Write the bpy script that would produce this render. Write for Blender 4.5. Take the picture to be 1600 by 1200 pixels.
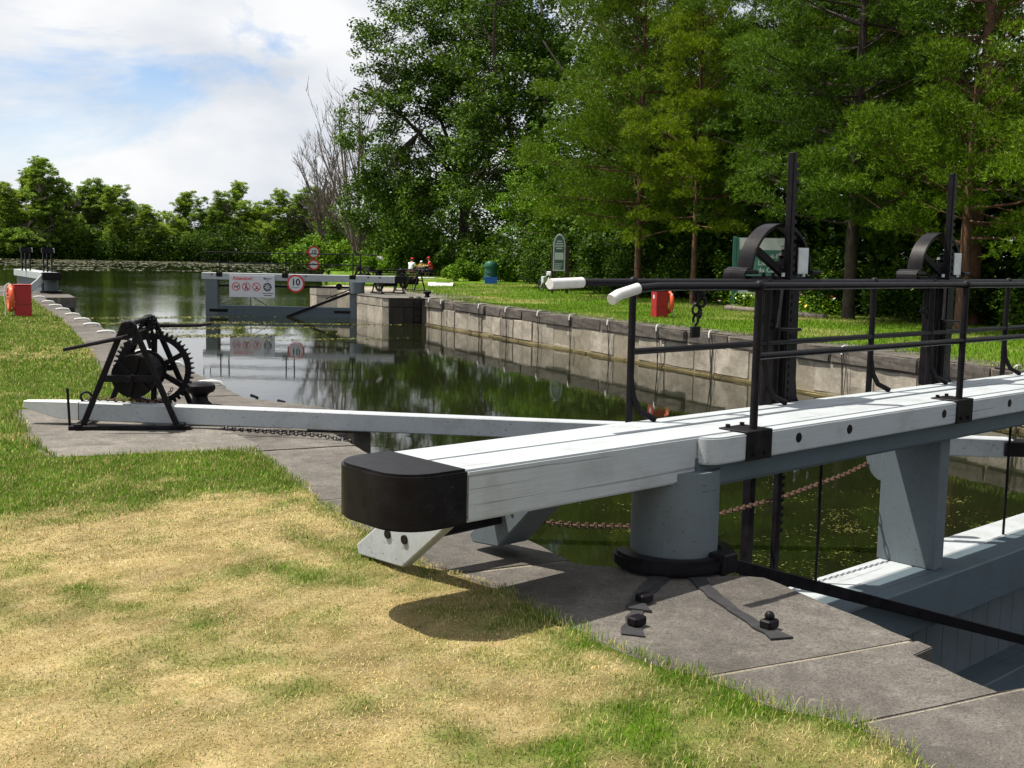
import bpy, bmesh, math, random
import numpy as np
from mathutils import Vector, Matrix

# ------------------------------------------------------------------ camera, sky, sun, exposure
for o in list(bpy.data.objects):
    bpy.data.objects.remove(o)
scene = bpy.context.scene
COL = scene.collection
rnd = random.Random(7)
rng = np.random.default_rng(11)
EYE = 1.91                    # metres above the coping stones (z = 0)
cam_data = bpy.data.cameras.new('camera')
cam_data.sensor_width = 36.0
cam_data.lens = 39.15
cam_data.clip_start = 0.1
cam_data.clip_end = 6000
cam = bpy.data.objects.new('camera', cam_data)
COL.objects.link(cam)
right = Vector((0.90063363, -0.43416916, 0.01887358))
up = Vector((0.03245107, 0.11049733, 0.9933465))
fwd = Vector((0.43336589, 0.89402879, -0.11360687))
cam.matrix_world = Matrix(((right.x, up.x, -fwd.x, 0), (right.y, up.y, -fwd.y, 0),
                           (right.z, up.z, -fwd.z, EYE), (0, 0, 0, 1)))
scene.camera = cam

SUN_TO = Vector((-0.40, 0.255, 1.0)).normalized()
SUN_EL = math.asin(SUN_TO.z)
SUN_AZ = math.atan2(SUN_TO.x, SUN_TO.y)
sl = bpy.data.lights.new('sun', 'SUN')
sl.energy = 5.0
sl.angle = math.radians(0.53)
sl.color = (1.0, 0.94, 0.84)
so = bpy.data.objects.new('sun', sl)
so.rotation_euler = SUN_TO.to_track_quat('Z', 'Y').to_euler()
so.location = (-20, 10, 60)
COL.objects.link(so)

world = bpy.data.worlds.new('World')
scene.world = world
world.use_nodes = True
wn, wl = world.node_tree.nodes, world.node_tree.links
wn.clear()
w_out = wn.new('ShaderNodeOutputWorld')
w_bg = wn.new('ShaderNodeBackground')
w_bg.inputs['Strength'].default_value = 0.05
sky = wn.new('ShaderNodeTexSky')
sky.sky_type = 'NISHITA'
sky.sun_disc = False
sky.sun_elevation = SUN_EL
sky.sun_rotation = SUN_AZ
sky.air_density = 1.0
sky.dust_density = 0.4
tc = wn.new('ShaderNodeTexCoord')
sep = wn.new('ShaderNodeSeparateXYZ')
wl.new(tc.outputs['Generated'], sep.inputs[0])
def wmath(op, a, b=None, clamp=False):
    n = wn.new('ShaderNodeMath'); n.operation = op; n.use_clamp = clamp
    for i, v in enumerate((a, b)):
        if v is None: continue
        if isinstance(v, (int, float)): n.inputs[i].default_value = v
        else: wl.new(v, n.inputs[i])
    return n.outputs[0]
mp = wn.new('ShaderNodeMapping')
mp.inputs['Location'].default_value = (0.0, 0.0, 0.0)
mp.inputs['Scale'].default_value = (1.0, 1.0, 2.1)
wl.new(tc.outputs['Generated'], mp.inputs[0])
nz = wn.new('ShaderNodeTexNoise')
nz.inputs['Scale'].default_value = 2.6
nz.inputs['Detail'].default_value = 7.0
nz.inputs['Roughness'].default_value = 0.58
nz.inputs['Distortion'].default_value = 0.6
wl.new(mp.outputs[0], nz.inputs['Vector'])
cr = wn.new('ShaderNodeValToRGB')
cr.color_ramp.elements[0].position = 0.335
cr.color_ramp.elements[1].position = 0.445
wl.new(nz.outputs['Fac'], cr.inputs[0])
nz2 = wn.new('ShaderNodeTexNoise')
nz2.inputs['Scale'].default_value = 5.0
nz2.inputs['Detail'].default_value = 6.0
wl.new(mp.outputs[0], nz2.inputs['Vector'])
crc = wn.new('ShaderNodeValToRGB')
crc.color_ramp.elements[0].position = 0.3
crc.color_ramp.elements[0].color = (7.4, 8.1, 9.3, 1)
crc.color_ramp.elements[1].position = 0.62
crc.color_ramp.elements[1].color = (11.9, 12.0, 12.1, 1)
wl.new(nz2.outputs['Fac'], crc.inputs[0])
# thin white haze low over the horizon
hz = wmath('MULTIPLY', wmath('SUBTRACT', 0.17, sep.outputs['Z']), 7.0, True)
cmask = wmath('MAXIMUM', cr.outputs['Color'], hz, True)
wmix = wn.new('ShaderNodeMix'); wmix.data_type = 'RGBA'
wl.new(cmask, wmix.inputs[0])
skyb = wn.new('ShaderNodeMix'); skyb.data_type = 'RGBA'; skyb.blend_type = 'MULTIPLY'
skyb.inputs[0].default_value = 1.0
skyb.inputs[7].default_value = (1.3, 1.5, 1.8, 1)
wl.new(sky.outputs[0], skyb.inputs[6])
wl.new(skyb.outputs[2], wmix.inputs[6])
wl.new(crc.outputs['Color'], wmix.inputs[7])
wl.new(wmix.outputs[2], w_bg.inputs['Color'])
wl.new(w_bg.outputs[0], w_out.inputs[0])

vs = scene.view_settings
vs.view_transform = 'Standard'
vs.look = 'None'
vs.exposure = 0.72
vs.gamma = 1.0
vs.use_curve_mapping = False
scene.render.engine = 'CYCLES'
scene.cycles.max_bounces = 6
scene.cycles.diffuse_bounces = 3
scene.cycles.glossy_bounces = 3
scene.cycles.transmission_bounces = 2
scene.cycles.caustics_reflective = False
scene.cycles.caustics_refractive = False
scene.cycles.use_denoising = True

# ------------------------------------------------------------------ helpers
def link(o, parent=None):
    COL.objects.link(o)
    if parent is not None:
        o.parent = parent
    return o

def tag(o, label=None, cat=None, group=None, kind=None):
    if label: o['label'] = label
    if cat: o['category'] = cat
    if group: o['group'] = group
    if kind: o['kind'] = kind
    return o

def thing(name, label, cat, loc=(0, 0, 0), rz=0.0, group=None):
    o = bpy.data.objects.new(name, None)
    o.empty_display_size = 0.2
    o.location = loc
    o.rotation_euler = (0, 0, rz)
    COL.objects.link(o)
    return tag(o, label, cat, group)

def copy_tree(o, parent=None):
    c = o.copy()
    COL.objects.link(c)
    c.parent = parent
    for ch in o.children:
        copy_tree(ch, c)
    return c

ORD = ['first', 'second', 'third', 'fourth', 'fifth', 'sixth', 'seventh', 'eighth', 'ninth', 'tenth', 'eleventh',
       'twelfth', 'thirteenth', 'fourteenth', 'fifteenth', 'sixteenth', 'seventeenth', 'eighteenth', 'nineteenth',
       'twentieth', 'twenty-first', 'twenty-second', 'twenty-third', 'twenty-fourth', 'twenty-fifth', 'twenty-sixth', 'twenty-seventh', 'twenty-eighth', 'twenty-ninth']

class MB:
    """collects simple solids and builds them as one mesh object"""
    def __init__(self):
        self.v = []; self.f = []
    def add(self, vs_, fs_):
        b = len(self.v)
        self.v += [tuple(p) for p in vs_]
        self.f += [tuple(i + b for i in f) for f in fs_]
        return self
    def box(self, x0, x1, y0, y1, z0, z1):
        return self.add([(x0, y0, z0), (x1, y0, z0), (x1, y1, z0), (x0, y1, z0), (x0, y0, z1), (x1, y0, z1), (x1, y1, z1), (x0, y1, z1)],
                        [(0, 3, 2, 1), (4, 5, 6, 7), (0, 1, 5, 4), (1, 2, 6, 5), (2, 3, 7, 6), (3, 0, 4, 7)])
    def prism(self, poly, h0, h1, axes='xy'):
        n = len(poly)
        def P(a, b, h):
            return {'xy': (a, b, h), 'xz': (a, h, b), 'yz': (h, a, b)}[axes]
        vs_ = [P(a, b, h0) for a, b in poly] + [P(a, b, h1) for a, b in poly]
        fs_ = [tuple(range(n))[::-1], tuple(range(n, 2 * n))] + [(i, (i + 1) % n, n + (i + 1) % n, n + i) for i in range(n)]
        return self.add(vs_, fs_)
    def tube(self, pts, r, n=8, caps=True):
        pts = [Vector(p) for p in pts]
        rs = r if isinstance(r, (list, tuple)) else [r] * len(pts)
        t0 = (pts[1] - pts[0]).normalized()
        ref = Vector((0, 0, 1)) if abs(t0.z) < 0.9 else Vector((1, 0, 0))
        u = t0.cross(ref).normalized()
        vs_ = []
        for i, p in enumerate(pts):
            if i == 0: t = pts[1] - pts[0]
            elif i == len(pts) - 1: t = pts[-1] - pts[-2]
            else: t = (pts[i + 1] - pts[i]).normalized() + (pts[i] - pts[i - 1]).normalized()
            t = t.normalized() if t.length > 1e-9 else t0
            u = (u - t * u.dot(t)).normalized()
            w = t.cross(u)
            for k in range(n):
                a = 2 * math.pi * k / n
                vs_.append(p + (u * math.cos(a) + w * math.sin(a)) * rs[i])
        fs_ = []
        for i in range(len(pts) - 1):
            for k in range(n):
                fs_.append((i * n + k, i * n + (k + 1) % n, (i + 1) * n + (k + 1) % n, (i + 1) * n + k))
        if caps:
            fs_.append(tuple(range(n))[::-1])
            fs_.append(tuple((len(pts) - 1) * n + k for k in range(n)))
        return self.add(vs_, fs_)
    def lathe(self, prof, n=20, c=(0, 0, 0)):
        vs_ = []
        for r, z in prof:
            for k in range(n):
                a = 2 * math.pi * k / n
                vs_.append((c[0] + r * math.cos(a), c[1] + r * math.sin(a), c[2] + z))
        fs_ = [(i * n + k, i * n + (k + 1) % n, (i + 1) * n + (k + 1) % n, (i + 1) * n + k) for i in range(len(prof) - 1) for k in range(n)]
        fs_ += [tuple(range(n))[::-1], tuple((len(prof) - 1) * n + k for k in range(n))]
        return self.add(vs_, fs_)
    def ball(self, c, r, n=10):
        m_ = 6
        prof = [(max(1e-3, r * math.sin(math.pi * i / m_)), -r * math.cos(math.pi * i / m_)) for i in range(m_ + 1)]
        return self.lathe(prof, n, c)
    def ring(self, c, R, r, axis='y', N=24, n=8):
        vs_ = []
        for i in range(N):
            a = 2 * math.pi * i / N
            for k in range(n):
                b = 2 * math.pi * k / n
                q, h = R + r * math.cos(b), r * math.sin(b)
                x, y = q * math.cos(a), q * math.sin(a)
                p = {'z': (x, y, h), 'y': (x, h, y), 'x': (h, x, y)}[axis]
                vs_.append((c[0] + p[0], c[1] + p[1], c[2] + p[2]))
        fs_ = [(i * n + k, ((i + 1) % N) * n + k, ((i + 1) % N) * n + (k + 1) % n, i * n + (k + 1) % n) for i in range(N) for k in range(n)]
        return self.add(vs_, fs_)
    def cyl(self, c, r, h, axis='y', n=20):
        """cylinder centred on c along an axis"""
        d = {'x': Vector((1, 0, 0)), 'y': Vector((0, 1, 0)), 'z': Vector((0, 0, 1))}[axis] * (h / 2)
        c = Vector(c)
        return self.tube([c - d, c + d], r, n)
    def bar(self, a, b, w, h, upv=(0, 0, 1)):
        """square bar from a to b, w across and h along upv"""
        a, b = Vector(a), Vector(b)
        t = (b - a).normalized()
        s = t.cross(Vector(upv))
        s = s.normalized() if s.length > 1e-6 else Vector((1, 0, 0))
        u = s.cross(t)
        vs_ = [p + s * (sx * w / 2) + u * (su * h / 2) for p in (a, b) for sx, su in ((-1, -1), (1, -1), (1, 1), (-1, 1))]
        return self.add(vs_, [(0, 1, 2, 3)[::-1], (4, 5, 6, 7), (0, 1, 5, 4), (1, 2, 6, 5), (2, 3, 7, 6), (3, 0, 4, 7)])
    def build(self, name, mat, parent=None, bevel=0.0, smooth=False, seg=1, sub=0, jitter=0.0):
        me = bpy.data.meshes.new(name)
        bm = bmesh.new()
        vv = [bm.verts.new(p) for p in self.v]
        for f in self.f:
            try: bm.faces.new([vv[i] for i in f])
            except ValueError: pass
        bmesh.ops.recalc_face_normals(bm, faces=bm.faces)
        if bevel > 0:
            es = [e for e in bm.edges if len(e.link_faces) == 2 and e.calc_face_angle(0) > 0.6]
            bmesh.ops.bevel(bm, geom=es, offset=bevel, segments=seg, affect='EDGES', clamp_overlap=True)
        if sub:
            bmesh.ops.subdivide_edges(bm, edges=bm.edges, cuts=sub, use_grid_fill=True)
        if jitter:
            for v in bm.verts:
                v.co += Vector((rnd.uniform(-1, 1), rnd.uniform(-1, 1), rnd.uniform(-1, 1))) * jitter
        bm.to_mesh(me); bm.free()
        me.materials.append(mat)
        if smooth:
            for p in me.polygons: p.use_smooth = True
            try: me.set_sharp_from_angle(angle=math.radians(40))
            except Exception: pass
        o = bpy.data.objects.new(name, me)
        return link(o, parent)

def np_mesh(name, V, F, mat, parent=None, attr=None, colors=None, k=4):
    """mesh of n-gons of k corners straight from numpy arrays"""
    V = np.ascontiguousarray(V, np.float32); F = np.ascontiguousarray(F, np.int32)
    me = bpy.data.meshes.new(name)
    me.vertices.add(len(V)); me.vertices.foreach_set('co', V.ravel())
    nf = len(F)
    me.loops.add(nf * k); me.loops.foreach_set('vertex_index', F.ravel())
    me.polygons.add(nf)
    me.polygons.foreach_set('loop_start', np.arange(0, nf * k, k, dtype=np.int32))
    try: me.polygons.foreach_set('loop_total', np.full(nf, k, np.int32))
    except Exception: pass
    if colors is not None:
        ca = me.color_attributes.new('Col', 'FLOAT_COLOR', 'POINT')
        ca.data.foreach_set('color', np.ascontiguousarray(np.c_[colors, np.ones(len(colors))], np.float32).ravel())
    me.update(calc_edges=True)
    me.materials.append(mat)
    o = bpy.data.objects.new(name, me)
    return link(o, parent)

# ------------------------------------------------------------------ materials
def s2l(c):
    return tuple((v / 12.92 if v <= 0.04045 else ((v + 0.055) / 1.055) ** 2.4) for v in c)

class Mat:
    def __init__(self, name, rough=0.7, spec=0.4, metal=0.0):
        self.m = bpy.data.materials.new(name); self.m.use_nodes = True
        self.n, self.l = self.m.node_tree.nodes, self.m.node_tree.links
        self.b = self.n['Principled BSDF']
        self.b.inputs['Roughness'].default_value = rough
        self.b.inputs['Specular IOR Level'].default_value = spec
        self.b.inputs['Metallic'].default_value = metal
        self._tc = None
    def coord(self, scale=(1, 1, 1), kind='Object', rot=(0, 0, 0)):
        if kind == 'Position':
            g = self.n.new('ShaderNodeNewGeometry'); out = g.outputs['Position']
        else:
            t = self.n.new('ShaderNodeTexCoord'); out = t.outputs[kind]
        m_ = self.n.new('ShaderNodeMapping'); m_.inputs['Scale'].default_value = scale
        m_.inputs['Rotation'].default_value = rot
        self.l.new(out, m_.inputs[0])
        return m_.outputs[0]
    def noise(self, scale=5, detail=4, rough=0.55, vec=None, dist=0.0):
        t = self.n.new('ShaderNodeTexNoise')
        t.inputs['Scale'].default_value = scale; t.inputs['Detail'].default_value = detail
        t.inputs['Roughness'].default_value = rough; t.inputs['Distortion'].default_value = dist
        if vec is not None: self.l.new(vec, t.inputs['Vector'])
        return t.outputs['Fac']
    def voronoi(self, scale=5, vec=None, feature='F1', out='Distance'):
        t = self.n.new('ShaderNodeTexVoronoi'); t.feature = feature
        t.inputs['Scale'].default_value = scale
        if vec is not None: self.l.new(vec, t.inputs['Vector'])
        return t.outputs[out]
    def ramp(self, fac, stops):
        r = self.n.new('ShaderNodeValToRGB')
        el = r.color_ramp.elements
        while len(el) < len(stops): el.new(0.5)
        for e, (p, c) in zip(el, stops):
            e.position = p
            e.color = (*c, 1) if not isinstance(c, (int, float)) else (c, c, c, 1)
        self.l.new(fac, r.inputs[0])
        return r.outputs['Color']
    def mix(self, fac, a, b, mode='MIX'):
        x = self.n.new('ShaderNodeMix'); x.data_type = 'RGBA'; x.blend_type = mode
        for i, v in ((0, fac), (6, a), (7, b)):
            if isinstance(v, (int, float)): x.inputs[i].default_value = v if i == 0 else (v, v, v, 1)
            elif isinstance(v, tuple): x.inputs[i].default_value = (*v, 1)
            else: self.l.new(v, x.inputs[i])
        return x.outputs[2]
    def math(self, op, a, b=0.0, clamp=False):
        x = self.n.new('ShaderNodeMath'); x.operation = op; x.use_clamp = clamp
        for i, v in ((0, a), (1, b)):
            if isinstance(v, (int, float)): x.inputs[i].default_value = v
            else: self.l.new(v, x.inputs[i])
        return x.outputs[0]
    def island(self):
        g = self.n.new('ShaderNodeNewGeometry'); return g.outputs['Random Per Island']
    def objrand(self):
        g = self.n.new('ShaderNodeObjectInfo'); return g.outputs['Random']
    def color(self, c):
        if isinstance(c, tuple): self.b.inputs['Base Color'].default_value = (*c, 1)
        else: self.l.new(c, self.b.inputs['Base Color'])
        return self
    def rough(self, r):
        if isinstance(r, (int, float)): self.b.inputs['Roughness'].default_value = r
        else: self.l.new(r, self.b.inputs['Roughness'])
        return self
    def bump(self, h, strength=0.3, dist=0.02):
        b = self.n.new('ShaderNodeBump'); b.inputs['Strength'].default_value = strength; b.inputs['Distance'].default_value = dist
        self.l.new(h, b.inputs['Height']); self.l.new(b.outputs[0], self.b.inputs['Normal'])
        return self

def simple(name, col, rough=0.6, spec=0.4, metal=0.0, var=0.12, scale=6.0, bump=0.0):
    M = Mat(name, rough, spec, metal)
    f = M.noise(scale, 5, 0.6, M.coord())
    lo = tuple(v * (1 - var) for v in col); hi = tuple(min(1, v * (1 + var)) for v in col)
    M.color(M.ramp(f, [(0.3, lo), (0.7, hi)]))
    if bump: M.bump(f, bump, 0.01)
    return M.m

def painted_wood(name, col, dark, grain=(1.2, 14, 14), crack=0.62):
    """weathered paint over timber: faint grain, thin checks along the grain, grime"""
    M = Mat(name, 0.55, 0.35)
    v = M.coord(grain)
    long_ = M.noise(3.0, 6, 0.6, v)
    v2 = M.coord((0.30, 30, 30))
    chk = M.noise(1.5, 2, 0.5, v2, 0.15)
    mask = M.ramp(chk, [(0.665, 0.0), (0.69, 1.0)])
    fineg = M.noise(4.0, 4, 0.7, M.coord((1.0, 60, 60)))
    grime = M.noise(3.5, 5, 0.6, M.coord())
    spots = M.noise(38, 2, 0.5, M.coord())
    base = M.ramp(long_, [(0.25, tuple(c * 0.90 for c in col)), (0.75, col)])
    base = M.mix(M.ramp(fineg, [(0.45, 0.0), (0.8, 0.45)]), base, dark)
    base = M.mix(M.ramp(grime, [(0.48, 0.0), (0.8, 0.5)]), base, dark)
    base = M.mix(M.ramp(spots, [(0.70, 0.0), (0.78, 0.4)]), base, dark)
    base = M.mix(M.math('MULTIPLY', mask, 0.42), base, tuple(c * 0.22 for c in dark))
    M.color(base)
    M.bump(M.math('SUBTRACT', M.math('MULTIPLY', long_, 0.3), mask), 0.5, 0.004)
    return M.m

WHITE = painted_wood('white_paint', (0.385, 0.415, 0.435), (0.19, 0.185, 0.17))
GREY = painted_wood('grey_paint', (0.115, 0.142, 0.158), (0.062, 0.068, 0.07), grain=(14, 14, 1.2))
GREYH = painted_wood('grey_paint_along', (0.075, 0.105, 0.125), (0.04, 0.05, 0.055))
def black_mat(name, col, rough):
    M = Mat(name, rough, 0.11)
    n1 = M.noise(9, 6, 0.65, M.coord())
    n2 = M.noise(60, 3, 0.6, M.coord((1, 6, 1)))
    c = M.ramp(n1, [(0.35, col), (0.8, tuple(v * 1.8 + 0.002 for v in col))])
    c = M.mix(M.ramp(n2, [(0.64, 0.0), (0.74, 0.6)]), c, (0.07, 0.068, 0.066))
    dust = M.noise(2.2, 6, 0.7, M.coord())
    c = M.mix(M.ramp(dust, [(0.52, 0.0), (0.85, 0.16)]), c, (0.06, 0.052, 0.045))
    M.color(c).rough(M.ramp(n1, [(0.3, rough * 0.8), (0.8, min(1, rough * 1.5))]))
    M.bump(n1, 0.15, 0.01)
    return M.m
BLACK = black_mat('black_paint', (0.006, 0.0055, 0.007), 0.33)
IRON = black_mat('black_iron', (0.006, 0.005, 0.0065), 0.36)
RAILW = simple('white_sleeve', (0.55, 0.55, 0.53), 0.5, var=0.08, scale=20)
RUST = simple('rusty_iron', (0.085, 0.045, 0.03), 0.8, var=0.5, scale=40)
TAR = simple('tar_stain', (0.02, 0.02, 0.021), 0.7, var=0.4, scale=12)
RED = simple('red_paint', (0.30, 0.010, 0.012), 0.4, var=0.1)
ORANGE = simple('orange_buoy', (0.62, 0.085, 0.03), 0.5, var=0.12)
ROPE = simple('pale_rope', (0.52, 0.50, 0.44), 0.9, var=0.25, scale=60)
CABLE = simple('dark_cable', (0.020, 0.017, 0.015), 0.7, var=0.4, scale=30)
SIGNW = simple('sign_white', (0.56, 0.57, 0.60), 0.4, var=0.05)
SIGNR = simple('sign_red', (0.55, 0.02, 0.025), 0.4, var=0.08)
SIGNK = simple('sign_black', (0.012, 0.012, 0.014), 0.5)
SIGNG = simple('sign_green', (0.03, 0.13, 0.10), 0.5, var=0.1)
BROWN = simple('dark_brown_wood', (0.040, 0.026, 0.02), 0.8, var=0.3, scale=14, bump=0.3)
LOGM = simple('weathered_log', (0.13, 0.11, 0.09), 0.9, var=0.35, scale=10, bump=0.4)
GREENP = simple('green_plastic', (0.012, 0.085, 0.05), 0.45, var=0.15)
BLUEP = simple('blue_plastic', (0.02, 0.12, 0.55), 0.45, var=0.1)
GALV = simple('galvanised', (0.50, 0.52, 0.54), 0.45, metal=0.2, var=0.15, scale=10)
SKIN = simple('skin', (0.48, 0.27, 0.19), 0.6, var=0.05)
SHIRTW = simple('white_cloth', (0.70, 0.72, 0.78), 0.9, var=0.06)
SHIRTR = simple('red_cloth', (0.50, 0.02, 0.03), 0.9, var=0.12)
SHORTS = simple('brown_cloth', (0.14, 0.06, 0.04), 0.9, var=0.15)
JEANS = simple('dark_cloth', (0.03, 0.035, 0.06), 0.9, var=0.15)
GREYCL = simple('pale_cloth', (0.40, 0.44, 0.55), 0.9, var=0.1)
RUBBER = simple('rubber', (0.012, 0.012, 0.012), 0.8)
CREAM = simple('cream_paint', (0.70, 0.69, 0.64), 0.5, var=0.08)
YELLOWC = simple('yellow_food', (0.45, 0.32, 0.05), 0.8, var=0.3)

def stone_mat(name, dark, light, stain, speck=0.5, pos=False):
    M = Mat(name, 0.88, 0.25)
    kind = 'Position' if pos else 'Object'
    v = M.coord((1, 1, 1), 'Position')
    big = M.noise(1.1, 5, 0.6, v)
    mid = M.noise(6, 6, 0.65, v)
    fine = M.noise(70, 3, 0.7, v)
    grit = M.voronoi(75, v)
    c = M.ramp(mid, [(0.25, dark), (0.75, light)])
    c = M.mix(M.ramp(big, [(0.42, 0.0), (0.68, 0.75)]), c, stain)
    c = M.mix(M.ramp(fine, [(0.45, 0.0), (0.68, 0.75)]), c, tuple(x * 0.40 for x in dark))
    c = M.mix(M.ramp(grit, [(0.10, 0.9 * speck), (0.22, 0.0)]), c, tuple(min(1, x * 2.1) for x in light))
    lich = M.noise(13, 5, 0.7, v, 0.4)
    c = M.mix(M.ramp(lich, [(0.60, 0.0), (0.70, 0.55 * speck)]), c, tuple(min(1, x * 1.7) for x in light))
    dk = M.noise(2.3, 6, 0.7, v, 0.5)
    c = M.mix(M.ramp(dk, [(0.52, 0.0), (0.70, 0.65)]), c, tuple(x * 0.5 for x in dark))
    r = M.math('MULTIPLY_ADD', M.objrand(), 0.30)
    r.node.inputs[2].default_value = 0.84
    M.color(M.mix(1.0, c, r, 'MULTIPLY'))
    h = M.math('ADD', M.math('MULTIPLY', mid, 0.8), M.math('MULTIPLY', fine, 0.5))
    M.bump(h, 0.55, 0.02)
    return M.m
COPING = stone_mat('coping_stone', (0.080, 0.072, 0.063), (0.172, 0.156, 0.138), (0.052, 0.047, 0.041))
COPING_R = stone_mat('dark_coping_stone', (0.085, 0.074, 0.064), (0.17, 0.15, 0.13), (0.05, 0.045, 0.04))
GRANITE = stone_mat('wall_granite', (0.29, 0.255, 0.205), (0.50, 0.45, 0.375), (0.165, 0.145, 0.11))
MOSSY = stone_mat('mossy_stone', (0.14, 0.115, 0.05), (0.26, 0.21, 0.10), (0.08, 0.065, 0.03))
PAD = stone_mat('gravel_concrete', (0.12, 0.108, 0.094), (0.22, 0.205, 0.18), (0.09, 0.08, 0.07), 1.0)
MORTAR = stone_mat('mortar', (0.24, 0.21, 0.16), (0.36, 0.32, 0.25), (0.17, 0.15, 0.11))
DARKSTONE = stone_mat('wet_shaded_stone', (0.035, 0.03, 0.026), (0.07, 0.06, 0.05), (0.02, 0.02, 0.016))  # shade of faces turned from the sun is put into this dark tone

def vcol_mat(name, rough=0.85, bump=0.0, transl=0.0):
    M = Mat(name, rough, 0.08)
    a = M.n.new('ShaderNodeAttribute'); a.attribute_name = 'Col'
    n1 = M.noise(35, 5, 0.7, M.coord((1, 1, 1), 'Position'))
    c = M.mix(1.0, a.outputs['Color'], M.ramp(n1, [(0.25, 0.55), (0.75, 1.15)]), 'MULTIPLY')
    M.color(c if bump else a.outputs['Color'])
    if bump: M.bump(n1, bump, 0.03)
    if transl:
        t = M.n.new('ShaderNodeBsdfTranslucent'); M.l.new(a.outputs['Color'], t.inputs[0])
        mx = M.n.new('ShaderNodeMixShader'); mx.inputs[0].default_value = transl
        M.l.new(M.b.outputs[0], mx.inputs[1]); M.l.new(t.outputs[0], mx.inputs[2])
        M.l.new(mx.outputs[0], M.n['Material Output'].inputs[0])
    return M.m
TURF = vcol_mat('turf', 0.95, 0.8)
BLADE = vcol_mat('grass_blade', 0.7, 0.0, 0.25)

def leaf_mat(name, stops, transl=0.22, rough=0.55, pos_scale=0.35):
    M = Mat(name, rough, 0.10)
    f = M.noise(pos_scale, 3, 0.5, M.coord((1, 1, 1), 'Position'))
    t_ = M.math('ADD', M.math('MULTIPLY', M.island(), 0.55), M.math('MULTIPLY', f, 0.45))
    c = M.ramp(t_, stops)
    M.color(c)
    t = M.n.new('ShaderNodeBsdfTranslucent')
    M.l.new(M.mix(1.0, c, (1.4, 1.3, 0.45), 'MULTIPLY'), t.inputs[0])
    mx = M.n.new('ShaderNodeMixShader'); mx.inputs[0].default_value = transl
    M.l.new(M.b.outputs[0], mx.inputs[1]); M.l.new(t.outputs[0], mx.inputs[2])
    M.l.new(mx.outputs[0], M.n['Material Output'].inputs[0])
    return M.m
LEAF_ASH = leaf_mat('leaf_dark_green', [(0.15, (0.015, 0.038, 0.005)), (0.5, (0.044, 0.092, 0.011)), (0.85, (0.15, 0.245, 0.036))])
LEAF_MAPLE = leaf_mat('leaf_bright_green', [(0.15, (0.026, 0.070, 0.004)), (0.5, (0.078, 0.165, 0.008)), (0.85, (0.18, 0.30, 0.02))])
LEAF_BUSH = leaf_mat('leaf_bush', [(0.15, (0.008, 0.022, 0.002)), (0.5, (0.028, 0.064, 0.005)), (0.85, (0.10, 0.18, 0.014))])
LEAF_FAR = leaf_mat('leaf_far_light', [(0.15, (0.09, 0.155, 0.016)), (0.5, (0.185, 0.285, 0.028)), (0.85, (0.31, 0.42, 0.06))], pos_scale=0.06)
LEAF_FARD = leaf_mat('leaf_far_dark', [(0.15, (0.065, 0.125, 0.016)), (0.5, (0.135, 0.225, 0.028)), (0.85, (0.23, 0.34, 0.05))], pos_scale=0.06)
NEEDLE = leaf_mat('pine_needle', [(0.15, (0.020, 0.045, 0.003)), (0.5, (0.064, 0.122, 0.006)), (0.85, (0.205, 0.325, 0.018))], 0.22)
NEEDLE_Y = leaf_mat('pine_needle_yellow_green', [(0.15, (0.045, 0.080, 0.004)), (0.5, (0.115, 0.18, 0.007)), (0.85, (0.28, 0.38, 0.02))], 0.22)
NEEDLE_B = leaf_mat('pine_needle_blue_green', [(0.15, (0.017, 0.042, 0.004)), (0.5, (0.050, 0.105, 0.009)), (0.85, (0.16, 0.275, 0.026))], 0.22)
BARK = simple('bark', (0.050, 0.038, 0.030), 0.95, var=0.5, scale=3, bump=0.5)
BARKR = simple('reddish_bark', (0.11, 0.055, 0.036), 0.95, var=0.45, scale=3, bump=0.5)
BARKG = simple('dead_grey_bark', (0.17, 0.135, 0.11), 0.95, var=0.4, scale=3, bump=0.4)

def water_mat(name, col, bump, scale, pond=False):
    M = Mat(name, 0.035, 0.5)
    M.b.inputs['IOR'].default_value = 1.333
    M.color(M.ramp(M.noise(0.15, 3, 0.5, M.coord((1, 1, 1), 'Position')), [(0.3, col), (0.7, tuple(v * 1.5 for v in col))]))
    v = M.coord((1, 1, 1), 'Position')
    # wind ripples come and go in patches over the pond
    h = M.math('ADD', M.math('MULTIPLY', M.noise(1.6, 3, 0.55, v), 1.0), M.math('MULTIPLY', M.noise(7, 2, 0.5, v), 0.22))
    patch = M.ramp(M.noise(0.06, 3, 0.5, M.coord((1, 0.5, 1), 'Position')), [(0.38, 0.25), (0.66, 1.0)])
    if pond:     # calm between the lock walls, ruffled on the open pond
        sp_ = M.n.new('ShaderNodeSeparateXYZ'); M.l.new(v, sp_.inputs[0])
        calm = M.n.new('ShaderNodeMapRange'); calm.interpolation_type = 'SMOOTHSTEP'
        for i_, q_ in ((1, 46.0), (2, 75.0), (3, 0.10), (4, 1.0)): calm.inputs[i_].default_value = q_
        M.l.new(sp_.outputs['Y'], calm.inputs[0])
        patch = M.math('MULTIPLY', calm.outputs[0], patch)
    M.bump(M.math('MULTIPLY', h, patch), bump, scale)
    return M.m
WATER = water_mat('green_brown_water', (0.006, 0.0075, 0.0025), 1.0, 0.022, True)
WATER_LOW = water_mat('shaded_water', (0.004, 0.006, 0.005), 0.2, 0.02)
MUD = simple('mud', (0.04, 0.035, 0.025), 0.95)
WEED = leaf_mat('water_weed', [(0.1, (0.04, 0.055, 0.01)), (0.5, (0.11, 0.12, 0.025)), (0.9, (0.30, 0.27, 0.11))], 0.1, 0.5)
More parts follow.
